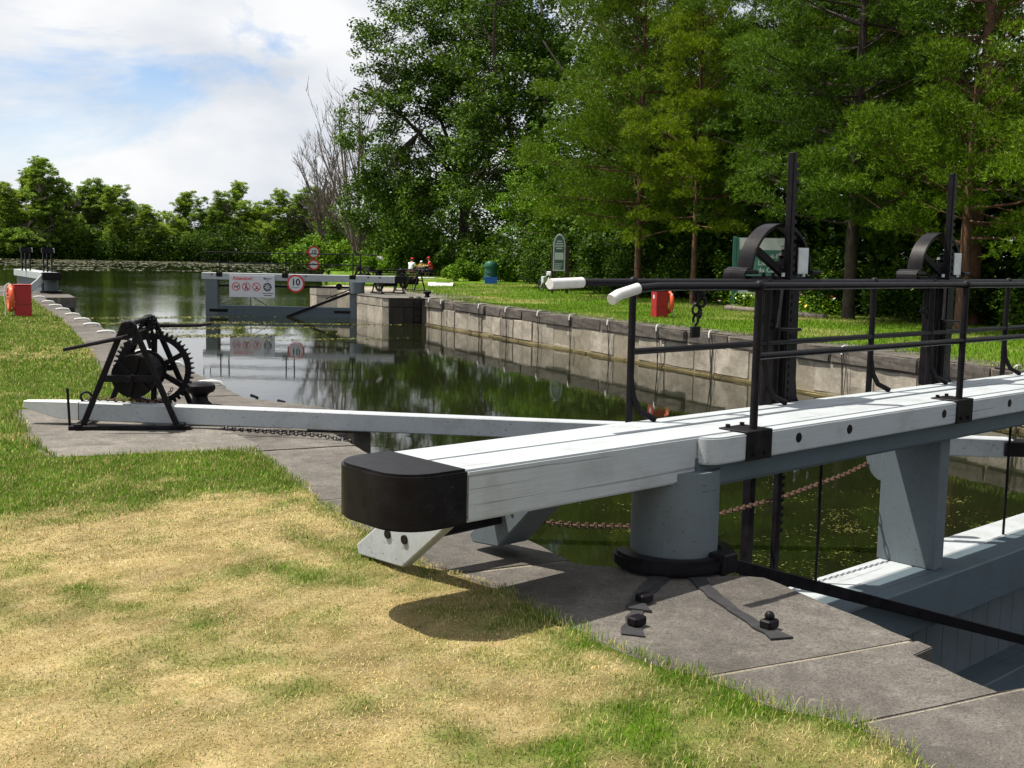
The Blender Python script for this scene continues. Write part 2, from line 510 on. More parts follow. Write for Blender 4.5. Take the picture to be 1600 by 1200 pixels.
LILY = leaf_mat('lily_pads', [(0.1, (0.06, 0.07, 0.035)), (0.5, (0.11, 0.115, 0.065)), (0.9, (0.20, 0.19, 0.12))], 0.0, 0.5)

# ================================================================== the setting
W = -1.146      # water level in the chamber and the pond above
def interp(tab, y):
    return float(np.interp(y, [t[0] for t in tab], [t[1] for t in tab]))
# water-side edge of the left bank (y, x) and edge of its lawn (y, x)
EDGE = [(-8, 4.95), (3.36, 4.95), (3.40, 4.12), (3.90, 4.12), (3.95, 4.30), (5.28, 4.30), (5.98, 3.38), (6.6, 3.36), (11.38, 3.42),
        (11.46, 3.86), (12.7, 3.97), (13.05, 4.0), (13.55, 3.86), (14.63, 3.19), (18.62, 3.11), (26.97, 2.87), (46.6, 2.44),
        (46.8, 3.62), (50.5, 3.64), (51.0, 2.7), (61.0, 2.7), (61.1, 2.6)]
TURF_L = [(-8, 3.3), (2.2, 3.45), (2.96, 3.2), (3.37, 3.26), (3.62, 3.03), (4.11, 3.0), (4.37, 2.83), (4.58, 2.78), (4.85, 2.75), (5.66, 2.69),
          (6.36, 2.45), (7.54, 2.38), (8.11, 2.33), (8.85, 2.38), (10.06, 2.41), (10.55, 2.38), (10.66, 2.1), (10.74, 0.62), (11.2, 0.55),
          (13.2, 0.44), (14.25, 0.45), (14.5, 1.95), (15.0, 2.1), (16.5, 1.82), (17.54, 1.72), (20.7, 1.9), (30.6, 2.08), (40, 1.95),
          (46.0, 1.9), (47.4, 0.9), (56, 0.7), (62, 0.7)]

def vnoise(x, y, s, seed):
    """smooth value noise on a lattice, for numpy arrays"""
    r = np.random.default_rng(seed).random((128, 128))
    x = np.asarray(x) / s + 1000.0; y = np.asarray(y) / s + 1000.0
    xi = np.floor(x).astype(int); yi = np.floor(y).astype(int)
    fx = x - xi; fy = y - yi
    fx = fx * fx * (3 - 2 * fx); fy = fy * fy * (3 - 2 * fy)
    g = lambda a, b: r[a % 128, b % 128]
    return (g(xi, yi) * (1 - fx) + g(xi + 1, yi) * fx) * (1 - fy) + (g(xi, yi + 1) * (1 - fx) + g(xi + 1, yi + 1) * fx) * fy

def fbm(x, y, s, seed):
    return (vnoise(x, y, s, seed) * 0.5 + vnoise(x, y, s / 2.1, seed + 1) * 0.3 + vnoise(x, y, s / 4.3, seed + 2) * 0.2)

TX = np.array([t[0] for t in TURF_L]); TY = np.array([t[1] for t in TURF_L])
def dryness(x, y):
    """0 fresh green .. 1 parched straw: how far the lawn of the left bank is burnt"""
    x = np.asarray(x, float); y = np.asarray(y, float)
    e = np.interp(y, TX, TY) - x                      # distance from the paving edge
    d = 0.98 - 1.35 * np.clip((y - 7.1) / 3.2, 0, 1)  # burnt in front, green further on
    d = d + 0.55 * np.exp(-((x - 1.7) ** 2) / 0.9 - ((y - 8.1) ** 2) / 0.9)
    d = d - 0.95 * np.exp(-e / 0.42) * (y < 5.6) - 0.50 * np.exp(-np.clip(e, 0, 9) / 0.5) * (y > 6.6) * (y < 11)
    d = d - 0.5 * np.exp(-((x - 2.4) ** 2) / 0.3 - ((y - 4.0) ** 2) / 0.9)
    d = d - 0.35 * np.exp(-((x - 1.5) ** 2) / 0.35 - ((y - 6.35) ** 2) / 0.2)
    d = d + 0.55 * np.exp(-((y - 14.0) ** 2) / 0.9) + 0.5 * np.exp(-((y - 21.3) ** 2) / 3.0) + 0.45 * np.exp(-((y - 29) ** 2) / 4.0)
    d = d + (fbm(x, y, 1.1, 5) - 0.5) * 1.5 + (fbm(x, y, 0.24, 9) - 0.5) * 1.7
    return np.clip(d, 0, 1)

def turf_colour(d, r):
    g1 = np.array([0.115, 0.205, 0.012]); g2 = np.array([0.065, 0.135, 0.008])
    s1 = np.array([0.61, 0.485, 0.245]); s2 = np.array([0.38, 0.285, 0.115])
    r = r[:, None]; d = d[:, None]
    return (g1 * r + g2 * (1 - r)) * (1 - d) + (s1 * r + s2 * (1 - r)) * d

# ---- left lawn: one sheet with a ragged edge against the paving
ys = np.unique(np.concatenate([np.arange(-8, 2, 0.5), np.arange(2, 16, 0.07), np.arange(16, 50, 0.25), np.arange(50, 62.1, 1.0)]))
ts = np.concatenate([[0, 0.3, 0.55, 0.75], np.linspace(0.86, 1.0, 60)])
rows = []
for y in ys:
    e = float(np.interp(y, TX, TY)) + (float(fbm(np.array([1.0]), np.array([y]), 0.22, 31)[0]) - 0.5) * 0.16
    rows.append(np.c_[-40 + (e + 40) * ts, np.full(len(ts), y)])
P = np.concatenate(rows)
dd = dryness(P[:, 0], P[:, 1])
zz_ = 0.014 + 0.02 * fbm(P[:, 0], P[:, 1], 0.5, 17)
edge_i = np.arange(len(P)).reshape(len(ys), len(ts))
zz_[edge_i[:, -1]] = -0.004
V = np.c_[P, zz_]
a = edge_i[:-1, :-1].ravel(); b = edge_i[:-1, 1:].ravel(); c_ = edge_i[1:, 1:].ravel(); d_ = edge_i[1:, :-1].ravel()
lawn = np_mesh('left_lawn', V, np.c_[a, b, c_, d_], TURF, colors=turf_colour(dd, rng.random(len(dd))) * (0.35 + 0.6 * fbm(P[:, 0], P[:, 1], 0.3, 77))[:, None])
tag(lawn, 'patchy lawn on the near left bank, green beside the paving and burnt to straw in front', 'lawn', kind='structure')

# ---- grass blades of the left lawn, denser towards the viewer
def blades(regions):
    out = []
    for (x0, x1, y0, y1, dens, ln, wd) in regions:
        n = int((x1 - x0) * (y1 - y0) * dens)
        x = rng.uniform(x0, x1, n); y = rng.uniform(y0, y1, n)
        lim = np.interp(y, TX, TY) + (fbm(np.ones(n), y, 0.22, 31) - 0.5) * 0.16 + rng.normal(0, 0.014, n)
        k = x < lim
        x, y, lim = x[k], y[k], lim[k]
        d = dryness(x, y)
        fringe = np.exp(-(lim - x) / 0.10)
        cl_ = fbm(x, y, 0.16, 71)
        L = ln * (0.45 + 0.7 * rng.random(len(x)) + 1.1 * np.clip(cl_ - 0.45, 0, 1) * (1 - 0.5 * d)) * (1.0 + 0.9 * fringe * (1 - d * 0.5)) * (1 - 0.42 * d)
        if y0 < 8:      # loose clumps of longer grass
            nc = 260; cx_ = rng.uniform(x0, x1, nc); cy_ = rng.uniform(y0, y1, nc)
            ok = (cx_ < np.interp(cy_, TX, TY) - 0.02) & (rng.random(nc) < 0.9 - dryness(cx_, cy_)); cx_, cy_ = cx_[ok], cy_[ok]
            per_ = 26; sg = np.repeat(rng.uniform(0.03, 0.08, len(cx_)), per_)
            tx_ = np.repeat(cx_, per_) + rng.normal(0, 1, len(sg)) * sg; ty_ = np.repeat(cy_, per_) + rng.normal(0, 1, len(sg)) * sg
            td_ = np.clip(np.repeat(rng.normal(0.3, 0.2, len(cx_)), per_), 0, 1)
            x = np.r_[x, tx_]; y = np.r_[y, ty_]; d = np.r_[d, td_]; L = np.r_[L, ln * (0.7 + 0.7 * rng.random(len(tx_)))]
        out.append((x, y, d, L, np.full(len(x), wd) * (0.7 + 0.6 * rng.random(len(x)))))
    x, y, d, L, wd = [np.concatenate([o[i] for o in out]) for i in range(5)]
    n = len(x)
    az = rng.uniform(0, 2 * np.pi, n)
    lean = np.clip(rng.normal(0.55, 0.25, n) + 0.95 * d * rng.random(n), 0.05, 1.45)
    dirx, diry = np.cos(az), np.sin(az)
    z0 = 0.012 + 0.02 * fbm(x, y, 0.5, 17)
    mid = 0.55
    hx = L * np.sin(lean * 0.7) * mid; hz_ = L * np.cos(lean * 0.7) * mid
    tx = hx + L * np.sin(np.minimum(lean * 1.5, 1.7)) * (1 - mid); tz = hz_ + L * np.cos(np.minimum(lean * 1.5, 1.7)) * (1 - mid)
    sx, sy = -diry * wd / 2, dirx * wd / 2
    V = np.empty((n, 5, 3), np.float32)
    V[:, 0] = np.c_[x - sx, y - sy, z0]; V[:, 1] = np.c_[x + sx, y + sy, z0]
    V[:, 2] = np.c_[x + sx * 0.8 + dirx * hx, y + sy * 0.8 + diry * hx, z0 + hz_]
    V[:, 3] = np.c_[x - sx * 0.8 + dirx * hx, y - sy * 0.8 + diry * hx, z0 + hz_]
    V[:, 4] = np.c_[x + dirx * tx, y + diry * tx, z0 + np.maximum(tz, 0.002)]
    dj = np.clip(d + rng.normal(0, 0.32, n), 0, 1)
    dj = np.where(rng.random(n) < 0.09, 1 - dj, dj)
    shade_ = 0.62 + 0.75 * fbm(x, y, 0.22, 73)
    col = np.repeat(turf_colour(dj, rng.random(n)) * ((0.7 + 0.55 * rng.random(n)) * shade_)[:, None], 5, axis=0)
    i = np.arange(n)[:, None] * 5
    tri = np.concatenate([i + [0, 1, 2], i + [0, 2, 3], i + [3, 2, 4]], axis=1).reshape(-1, 3)
    return V.reshape(-1, 3), tri, col
BV, BF, BC = blades([(-0.6, 3.6, 2.2, 7.0, 6500, 0.035, 0.0032), (-0.6, 2.6, 7.0, 10.9, 4300, 0.040, 0.0048),
                     (-0.3, 2.3, 10.9, 18, 1400, 0.055, 0.008), (-0.2, 2.3, 18, 30, 700, 0.06, 0.014), (0.0, 2.2, 30, 47, 320, 0.065, 0.022)])
gr = np_mesh('grass', BV, BF, BLADE, colors=BC, k=3)
tag(gr, 'short mown grass blades, part straw and part green, covering the near left lawn', 'grass', kind='stuff')

# ---- left lock wall: coping slabs, gravel pad, dark body below
def edge_poly(y0, y1, off=0.0):
    pts = [(interp(EDGE, y0) - off, y0)] + [(x - off, y) for y, x in EDGE if y0 < y < y1] + [(interp(EDGE, y1) - off, y1)]
    return pts
wl_ = thing('lock_wall', 'left lock wall of broad grey coping slabs beside the near lawn', 'wall')
cuts = [-8, -1.0, 1.9, 3.38, 4.06, 6.05, 8.3, 10.6, 11.42, 12.2, 13.3, 14.9, 16.6, 18.4, 20.0, 21.9, 23.6, 25.5, 27.4, 29.3, 31.3,
        33.2, 35.3, 37.4, 39.6, 41.9, 44.2, 46.7, 49.0, 51.2, 54.5, 58.0, 61.0]
for i in range(len(cuts) - 1):
    y0, y1 = cuts[i] + 0.009, cuts[i + 1] - 0.009
    poly = [(-0.6, y1), (-0.6, y0)] + edge_poly(y0, y1)
    dz = rnd.uniform(-0.006, 0.004)
    rag = []
    for k in range(len(poly)):
        (ax, ay), (bx, by) = poly[k], poly[(k + 1) % len(poly)]
        L_ = math.hypot(bx - ax, by - ay); m_ = max(1, min(16, int(L_ / 0.14))) if y0 < 16 and max(ax, bx) > 2.0 else 1
        for q in range(m_):
            f = q / m_; j_ = 0.011 if (m_ > 1 and q) else 0.0
            rag.append((ax + (bx - ax) * f + rnd.uniform(-j_, j_), ay + (by - ay) * f + rnd.uniform(-j_, j_) * 0.6))
    MB().prism(rag, -0.42, dz).build('coping_stone', COPING, wl_, bevel=0.013, seg=2)
MB().prism([(-0.5, 61), (-0.5, -8)] + edge_poly(-8, 61.0, 0.05), -4.2, -0.40).build('wall_body', DARKSTONE, wl_)
MB().prism([(-0.55, 60.9), (-0.55, -7.9)] + edge_poly(-7.9, 60.9, 0.035), -0.2, -0.010).build('joint_mortar', MORTAR, wl_)
padpoly = [(0.40, 10.55), (2.30, 10.50), (2.52, 10.95), (2.40, 11.9), (2.05, 12.2), (2.1, 13.1), (1.9, 13.9), (0.35, 14.3)]
MB().prism(padpoly, -0.02, 0.008).build('gravel_pad', PAD, wl_, bevel=0.004)
# raised curb stone in front of the spar
MB().prism([(2.05, 12.15), (3.18, 11.55), (3.22, 11.8), (2.12, 12.45)], 0.0, 0.035).build('kerb_stone', PAD, wl_, bevel=0.012)
# ladder top at the chamber edge
lad = thing('ladder_top', 'black iron ladder top bent over the left chamber edge behind the bollard', 'ladder', (3.25, 14.75, 0))
MB().tube([(0.06, 0.08, 0.0), (0.12, 0.0, -0.02), (0.14, -0.02, -1.2)], 0.022).build('rail', IRON, lad, smooth=True)
MB().tube([(0.30, -0.42, -0.02), (0.36, -0.5, -0.03), (0.38, -0.52, -1.2)], 0.022).build('rail', IRON, lad, smooth=True)
for k in range(4):
    MB().tube([(0.14, -0.02, -0.12 - 0.3 * k), (0.38, -0.52, -0.12 - 0.3 * k)], 0.016).build('rung', IRON, lad, smooth=True)

# ---- right lock wall: three courses of squared stones
wr = thing('lock_wall', 'right lock wall of squared granite blocks with mossy waterline along the chamber', 'wall')
def rx(y): return 17.33 + 0.0120 * y
def course(y0, y1, lo, hi, z0, z1, front, depth, mat, name, gap=0.008, jit=0.02, bev=0.02):
    y = y0
    while y < y1 - 0.3:
        w = min(rnd.uniform(lo, hi), y1 - y)
        if y1 - y - w < 0.5: w = y1 - y
        f = front + rnd.uniform(-jit, jit)
        a_, b_ = y + gap, y + w - gap
        zt = z1 + rnd.uniform(-0.012, 0.006)
        MB().prism([(rx(a_) - f, a_), (rx(b_) - f, b_), (rx(b_) + depth, b_), (rx(a_) + depth, a_)], z0 + 0.006, zt).build(name, mat, wr, bevel=bev * rnd.uniform(0.7, 1.8), seg=2, sub=2, jitter=0.009)
        y += w
course(7.0, 45.6, 1.1, 2.0, -0.36, 0.0, 0.05, 1.25, COPING_R, 'coping_stone', jit=0.045, gap=0.016, bev=0.026)
course(7.0, 45.6, 0.8, 1.7, -1.065, -0.37, 0.0, 0.6, GRANITE, 'wall_stone', jit=0.03, bev=0.02, gap=0.016)
course(7.0, 45.6, 1.6, 3.0, -1.6, -1.075, 0.07, 0.6, MOSSY, 'footing_stone', jit=0.02)
MB().prism([(rx(7) + 0.02, 7), (rx(45.6) + 0.02, 45.6), (rx(45.6) + 1.2, 45.6), (rx(7) + 1.2, 7)], -4.2, -0.03).build('joint_mortar', MORTAR, wr)
# projecting pier by the far gate
def wall_run(parent, pts, courses, lo=0.9, hi=1.5, depth=0.4):
    """courses of blocks along a polyline; the outer face is on the right hand of the direction of travel"""
    for (z0, z1, mat, name, front) in courses:
        for (ax, ay), (bx, by) in zip(pts[:-1], pts[1:]):
            L = math.hypot(bx - ax, by - ay); tx, ty = (bx - ax) / L, (by - ay) / L
            nx, ny = ty, -tx
            n = max(1, round(L / rnd.uniform(lo, hi)))
            c0 = [0] + sorted((k + rnd.uniform(-0.18, 0.18)) / n for k in range(1, n)) + [1]
            for k in range(n):
                s0, s1 = c0[k] * L + 0.007, c0[k + 1] * L - 0.007
                f = front + rnd.uniform(-0.012, 0.012)
                q = [(ax + tx * s0 + nx * f, ay + ty * s0 + ny * f), (ax + tx * s1 + nx * f, ay + ty * s1 + ny * f),
                     (ax + tx * s1 - nx * depth, ay + ty * s1 - ny * depth), (ax + tx * s0 - nx * depth, ay + ty * s0 - ny * depth)]
                MB().prism(q, z0 + 0.006, z1).build(name, mat, parent, bevel=0.014)
pier = thing('lock_pier', 'stone pier jutting into the water at the heel of the far right gate', 'wall')
PIER = [(16.35, 51.0), (16.33, 46.95), (16.5, 46.62)]
wall_run(pier, PIER, [(-0.40, -0.01, GRANITE, 'wall_stone', 0.02), (-1.6, -0.40, GRANITE, 'wall_stone', 0.0)], 0.9, 1.3, 0.35)
MB().prism([(16.42, 51.0), (16.40, 47.0), (16.55, 46.7), (18.6, 46.3), (24, 47.5), (24, 62), (19.3, 59.5), (17.0, 56), (16.9, 51.0)], -4, -0.015).build('pier_core', MORTAR, pier)
wall_run(pier, [(16.5, 46.62), (17.95, 46.35)], [(-0.40, -0.01, DARKSTONE, 'wall_stone', 0.02), (-1.6, -0.40, DARKSTONE, 'wall_stone', 0.0)], 0.7, 0.9, 0.35)  # sunless south face: its shade is painted in with the darker stone
MB().prism([(16.30, 51.0), (16.28, 46.9), (16.46, 46.56), (17.95, 46.3), (18.0, 45.62), (21.0, 45.9), (21.5, 49.0), (21.0, 53.0), (17.6, 55.0), (16.9, 51.0)], -0.012, 0.012).build('apron_slab', PAD, pier, bevel=0.006)
for x in (17.50, 17.86):
    MB().tube([(x, 46.75, 0.03), (x, 46.32, 0.05), (x, 46.22, -0.06), (x, 46.22, -1.5)], 0.03).build('ladder_rail', IRON, pier)
for k in range(4):
    MB().tube([(17.50, 46.22, -0.2 - 0.28 * k), (17.86, 46.22, -0.2 - 0.28 * k)], 0.022).build('ladder_rung', IRON, pier)
wing = thing('wing_wall', 'stone wing wall seen through the far right gate above the water', 'wall')
wall_run(wing, [(20.5, 66.5), (17.2, 61.9), (17.2, 60.5), (18.4, 59.1), (21.5, 56.6)], [(-0.42, 0.0, GRANITE, 'wall_stone', 0.02), (-1.6, -0.42, GRANITE, 'wall_stone', 0.0)], 0.9, 1.4, 0.4)
MB().prism([(20.5, 66.4), (17.3, 61.9), (17.3, 60.55), (18.5, 59.15), (21.5, 56.7), (26, 57), (26, 66)], -4, -0.012).build('wall_core', MORTAR, wing)

# ---- right lawn, banks, bed and water
RL = [(-30, 18.65), (14.9, 18.35), (18.3, 18.95), (20.8, 18.72), (26.2, 18.85), (29.3, 18.65), (33, 18.8), (40.2, 19.3), (45, 19.6), (47, 21.2), (53, 21.3), (58, 23.0), (62, 22.0), (66.5, 20.6),
      (75, 23.5), (90, 27.0), (105, 31), (125, 36), (160, 60), (170, 90)]
ys = np.unique(np.concatenate([np.arange(-30, 8, 2.0), np.arange(8, 70, 0.35), np.arange(70, 171, 2.0)]))
ts = np.concatenate([np.linspace(0, 0.05, 40), np.linspace(0.06, 1, 40)])
rows = []
RLy = np.array([t[0] for t in RL]); RLx = np.array([t[1] for t in RL])
for y in ys:
    e = float(np.interp(y, RLy, RLx)) + (float(fbm(np.array([2.0]), np.array([y]), 0.7, 33)[0]) - 0.5) * 0.35
    rows.append(np.c_[e + (320 - e) * ts, np.full(len(ts), y)])
P = np.concatenate(rows)
I = np.arange(len(P)).reshape(len(ys), len(ts))
z = 0.012 + 0.05 * fbm(P[:, 0], P[:, 1], 3, 41) + 0.010 * np.clip(P[:, 0] - 22, 0, 30)
z[I[:, 0]] = np.where(ys > 63, W - 0.05, -0.006)
dd = np.clip((fbm(P[:, 0], P[:, 1], 2.6, 51) - 0.56) * 1.6 + (fbm(P[:, 0], P[:, 1], 0.6, 55) - 0.5) * 0.5
             + 0.55 * np.exp(-((P[:, 0] - 20.8) ** 2) / 3.0 - ((P[:, 1] - 45) ** 2) / 22) , 0, 0.8)
cg = turf_colour(dd, rng.random(len(dd))) * 0.95
V = np.c_[P, z]
a = I[:-1, :-1].ravel(); b = I[:-1, 1:].ravel(); c_ = I[1:, 1:].ravel(); d_ = I[1:, :-1].ravel()
rl = np_mesh('right_lawn', V, np.c_[a, b, c_, d_], TURF, colors=cg)
tag(rl, 'bright mown lawn on the right bank between the stone wall and the trees', 'lawn', kind='structure')
# short blades on the right lawn
def lawn_blades(n, x1, y0, y1, ln, wd):
    y = rng.uniform(y0, y1, n); x = np.interp(y, RLy, RLx) + rng.uniform(-0.15, 1, n) * x1
    d = np.clip((fbm(x, y, 2.6, 51) - 0.56) * 1.6 + (fbm(x, y, 0.6, 55) - 0.5) * 0.5 + 0.55 * np.exp(-((x - 20.8) ** 2) / 3.0 - ((y - 45) ** 2) / 22) + rng.normal(0, 0.15, n), 0, 1)
    z = 0.012 + 0.05 * fbm(x, y, 3, 41) + 0.010 * np.clip(x - 22, 0, 30)
    az = rng.uniform(0, 2 * np.pi, n); L = ln * (0.5 + rng.random(n)); le = rng.uniform(0.1, 0.9, n)
    sx, sy = np.cos(az) * wd / 2, np.sin(az) * wd / 2
    V = np.stack([np.c_[x - sx, y - sy, z], np.c_[x + sx, y + sy, z],
                  np.c_[x - np.sin(az) * L * np.sin(le), y + np.cos(az) * L * np.sin(le), z + L * np.cos(le)]], 1).reshape(-1, 3)
    col = np.repeat(turf_colour(d, rng.random(n)) * (0.8 + 0.5 * rng.random(n))[:, None], 3, axis=0)
    return V, np.arange(3 * n).reshape(-1, 3), col
v1, f1, c1 = lawn_blades(48000, 8, 12, 40, 0.075, 0.02)
v2, f2, c2 = lawn_blades(20000, 11, 40, 66, 0.09, 0.03)
g2 = np_mesh('grass', np.r_[v1, v2], np.r_[f1, f2 + len(v1)], BLADE, colors=np.r_[c1, c2], k=3)
tag(g2, 'short green grass blades covering the lawn across the chamber', 'grass', kind='stuff')

bed = MB().add([(-3000, -3000, -4.3), (3000, -3000, -4.3), (3000, 3000, -4.3), (-3000, 3000, -4.3)], [(0, 1, 2, 3)]).build('canal_bed', MUD)
tag(bed, 'muddy bed under the canal reaching to the horizon', 'ground', kind='structure')
gq = Vector((0.9607, 0.2776, 0)); gm = Vector((-0.2776, 0.9607, 0))
def gl(lx, ly): p = gq * (5 + lx) + gm * ly; return (p.x, p.y)
pa, pb = gl(0.4, 4.68), gl(7.05, 4.68)
wp = [(3.0, 5.9), pa, pb, (17.8, 5.2), (18.4, 5.2), (18.5, 50.0), (24.0, 58), (24.0, 62), (700, 62), (700, 420), (-500, 420), (-500, 62), (1.0, 62), (1.0, 12), (2.9, 9)]
water = MB().add([(x, y, W) for x, y in wp], [tuple(range(len(wp)))]).build('canal_water', WATER)
tag(water, 'dark green reflecting canal water in the chamber and the pond beyond', 'water', kind='structure')
wp2 = [(3.0, 5.6), pa, pb, (18, 5.0), (18, -8), (3.0, -8)]
low = MB().add([(x, y, -3.5) for x, y in wp2], [tuple(range(len(wp2)))]).build('lower_water', WATER_LOW)
tag(low, 'shaded water of the lower level below the near gate', 'water', kind='structure')
# far bank and left bank of the pond
def bank(name, label, front, back, z1=0.6):
    n = len(front)
    V = [(x, y, W - 0.2) for x, y in front] + [(x + 1.0, y + 3, z1) for x, y in front] + [(x, y, z1 + 2) for x, y in back]
    F = [(i, i + 1, n + i + 1, n + i) for i in range(n - 1)] + [(n + i, n + i + 1, 2 * n + i + 1, 2 * n + i) for i in range(n - 1)]
    o = MB().add(V, F).build(name, BANKM, smooth=True)
    return tag(o, label, 'bank', kind='structure')
BANKM = simple('bank_soil', (0.035, 0.045, 0.015), 0.95, var=0.5, scale=0.3)
bank('far_bank', 'dark earth bank under the trees of the far shore', [(-480, 330), (-120, 338), (0, 335), (60, 342), (120, 340), (170, 325), (215, 300), (260, 260), (300, 200)],
     [(-480, 900), (-120, 900), (0, 900), (60, 900), (120, 900), (300, 800), (500, 700), (700, 500), (800, 300)])

# ================================================================== near lock gate
G_RZ = math.atan2(0.2776, 0.9607)
gate = thing('lock_gate', 'near lock gate with pale balance beam ending in a black cap over the lawn', 'lock gate',
             (3.5265, 5.8072, 0), G_RZ)
def Y(ly): return ly - 4.6
# main beam: two timbers side by side, a black capped end
for (a0, a1) in ((4.26, 4.587), (4.593, 4.92)):
    MB().box(-1.46, 7.05, Y(a0), Y(a1), 0.56, 0.835).build('beam_timber', WHITE, gate, bevel=0.012, seg=2)
def rounded_end(x0, x1, y0, y1, r, n=6):
    pts = [(x1, y0), (x1, y1)]
    pts += [(x0 + r - r * math.sin(a), y1 - r + r * math.cos(a)) for a in [math.pi / 2 * k / n for k in range(n + 1)]]
    pts += [(x0 + r - r * math.cos(a), y0 + r - r * math.sin(a)) for a in [math.pi / 2 * k / n for k in range(n + 1)]]
    return pts
MB().prism(rounded_end(-1.875, -1.455, Y(4.252), Y(4.928), 0.22, 8), 0.553, 0.842).build('end_cap', BLACK, gate, bevel=0.014, seg=2, smooth=True)
MB().box(0.34, 7.04, Y(4.272), Y(4.90), 0.495, 0.565).build('head_timber', GREYH, gate, bevel=0.008)
MB().box(0.36, 7.03, Y(4.245), Y(4.262), 0.52, 0.70).build('head_face', GREYH, gate)  # thin grey sheet colours in the shade below the side timber
st = [(7.05, Y(4.262)), (7.05, Y(4.15))] + [(0.50 - 0.13 * math.sin(a), Y(4.262) - 0.112 * math.cos(a)) for a in [math.pi / 2 * k / 7 for k in range(8)]]
st = [(x, y) for x, y in st]
MB().prism(st, 0.662, 0.832).build('side_timber', WHITE, gate, bevel=0.010, seg=2, smooth=True)
for xs_ in (0.72, 3.47, 6.22):
    s_ = MB().box(xs_, xs_ + 0.265, Y(4.138), Y(4.152), 0.655, 0.845).box(xs_, xs_ + 0.265, Y(4.138), Y(4.37), 0.8375, 0.846).build('strap', IRON, gate, bevel=0.003)
    MB().cyl((xs_ + 0.06, Y(4.34), 0.855), 0.016, 0.022, 'z', 8).build('bolt', IRON, s_)
    MB().cyl((xs_ + 0.21, Y(4.34), 0.855), 0.016, 0.022, 'z', 8).build('bolt', IRON, s_)
    MB().cyl((xs_ + 0.07, Y(4.135), 0.70), 0.014, 0.02, 'y', 8).build('bolt', IRON, s_)
    MB().cyl((xs_ + 0.19, Y(4.135), 0.70), 0.014, 0.02, 'y', 8).build('bolt', IRON, s_)
for xb in (1.30, 1.92, 3.28, 4.42, 5.1, 5.75):
    MB().cyl((xb, Y(4.153), 0.755), 0.034, 0.014, 'y', 14).build('bolt_head', IRON, gate, bevel=0.003)
# front hand rail
for k, xp in enumerate((0.86, 3.61, 6.35)):
    p_ = MB().tube([(xp, Y(4.20), 0.84), (xp, Y(4.20), 1.755)], 0.026, 12).build('rail_post', IRON, gate, smooth=True)
    MB().ball((xp, Y(4.20), 1.757), 0.036, 12).build('post_knob', IRON, p_, smooth=True)
MB().tube([(-0.29, Y(4.20), 1.745), (-0.1, Y(4.20), 1.755), (7.1, Y(4.20), 1.755)], 0.0245, 12).build('hand_rail', IRON, gate, smooth=True)
MB().tube([(-0.50, Y(4.20), 1.685), (-0.44, Y(4.20), 1.712), (-0.285, Y(4.20), 1.746)], 0.032, 12).build('rail_sleeve', RAILW, gate, smooth=True)
MB().tube([(0.86, Y(4.20), 1.310), (7.1, Y(4.20), 1.310)], 0.022, 12).build('mid_rail', IRON, gate, smooth=True)
# rear hand rail with curved feet
for xp in (0.50, 2.0, 3.5, 4.5, 6.0):
    p_ = MB().tube([(xp, Y(4.94), 0.70), (xp, Y(4.94), 1.76)], 0.025, 12).build('rail_post', IRON, gate, smooth=True)
    MB().tube([(xp, Y(4.93), 1.12), (xp + 0.012, Y(4.92), 1.0), (xp + 0.05, Y(4.885), 0.90), (xp + 0.13, Y(4.82), 0.848)], [0.018, 0.02, 0.021, 0.022], 8).build('foot_brace', IRON, p_, smooth=True)
    MB().ball((xp, Y(4.94), 1.762), 0.034, 12).build('post_knob', IRON, p_, smooth=True)
MB().tube([(0.0, Y(4.94), 1.757), (7.1, Y(4.94), 1.757)], 0.0245, 12).build('hand_rail', IRON, gate, smooth=True)
MB().tube([(-0.26, Y(4.94), 1.748), (0.02, Y(4.94), 1.757)], 0.033, 12).build('rail_sleeve', RAILW, gate, smooth=True)
MB().tube([(0.50, Y(4.94), 1.30), (7.1, Y(4.94), 1.30)], 0.022, 12).build('mid_rail', IRON, gate, smooth=True)
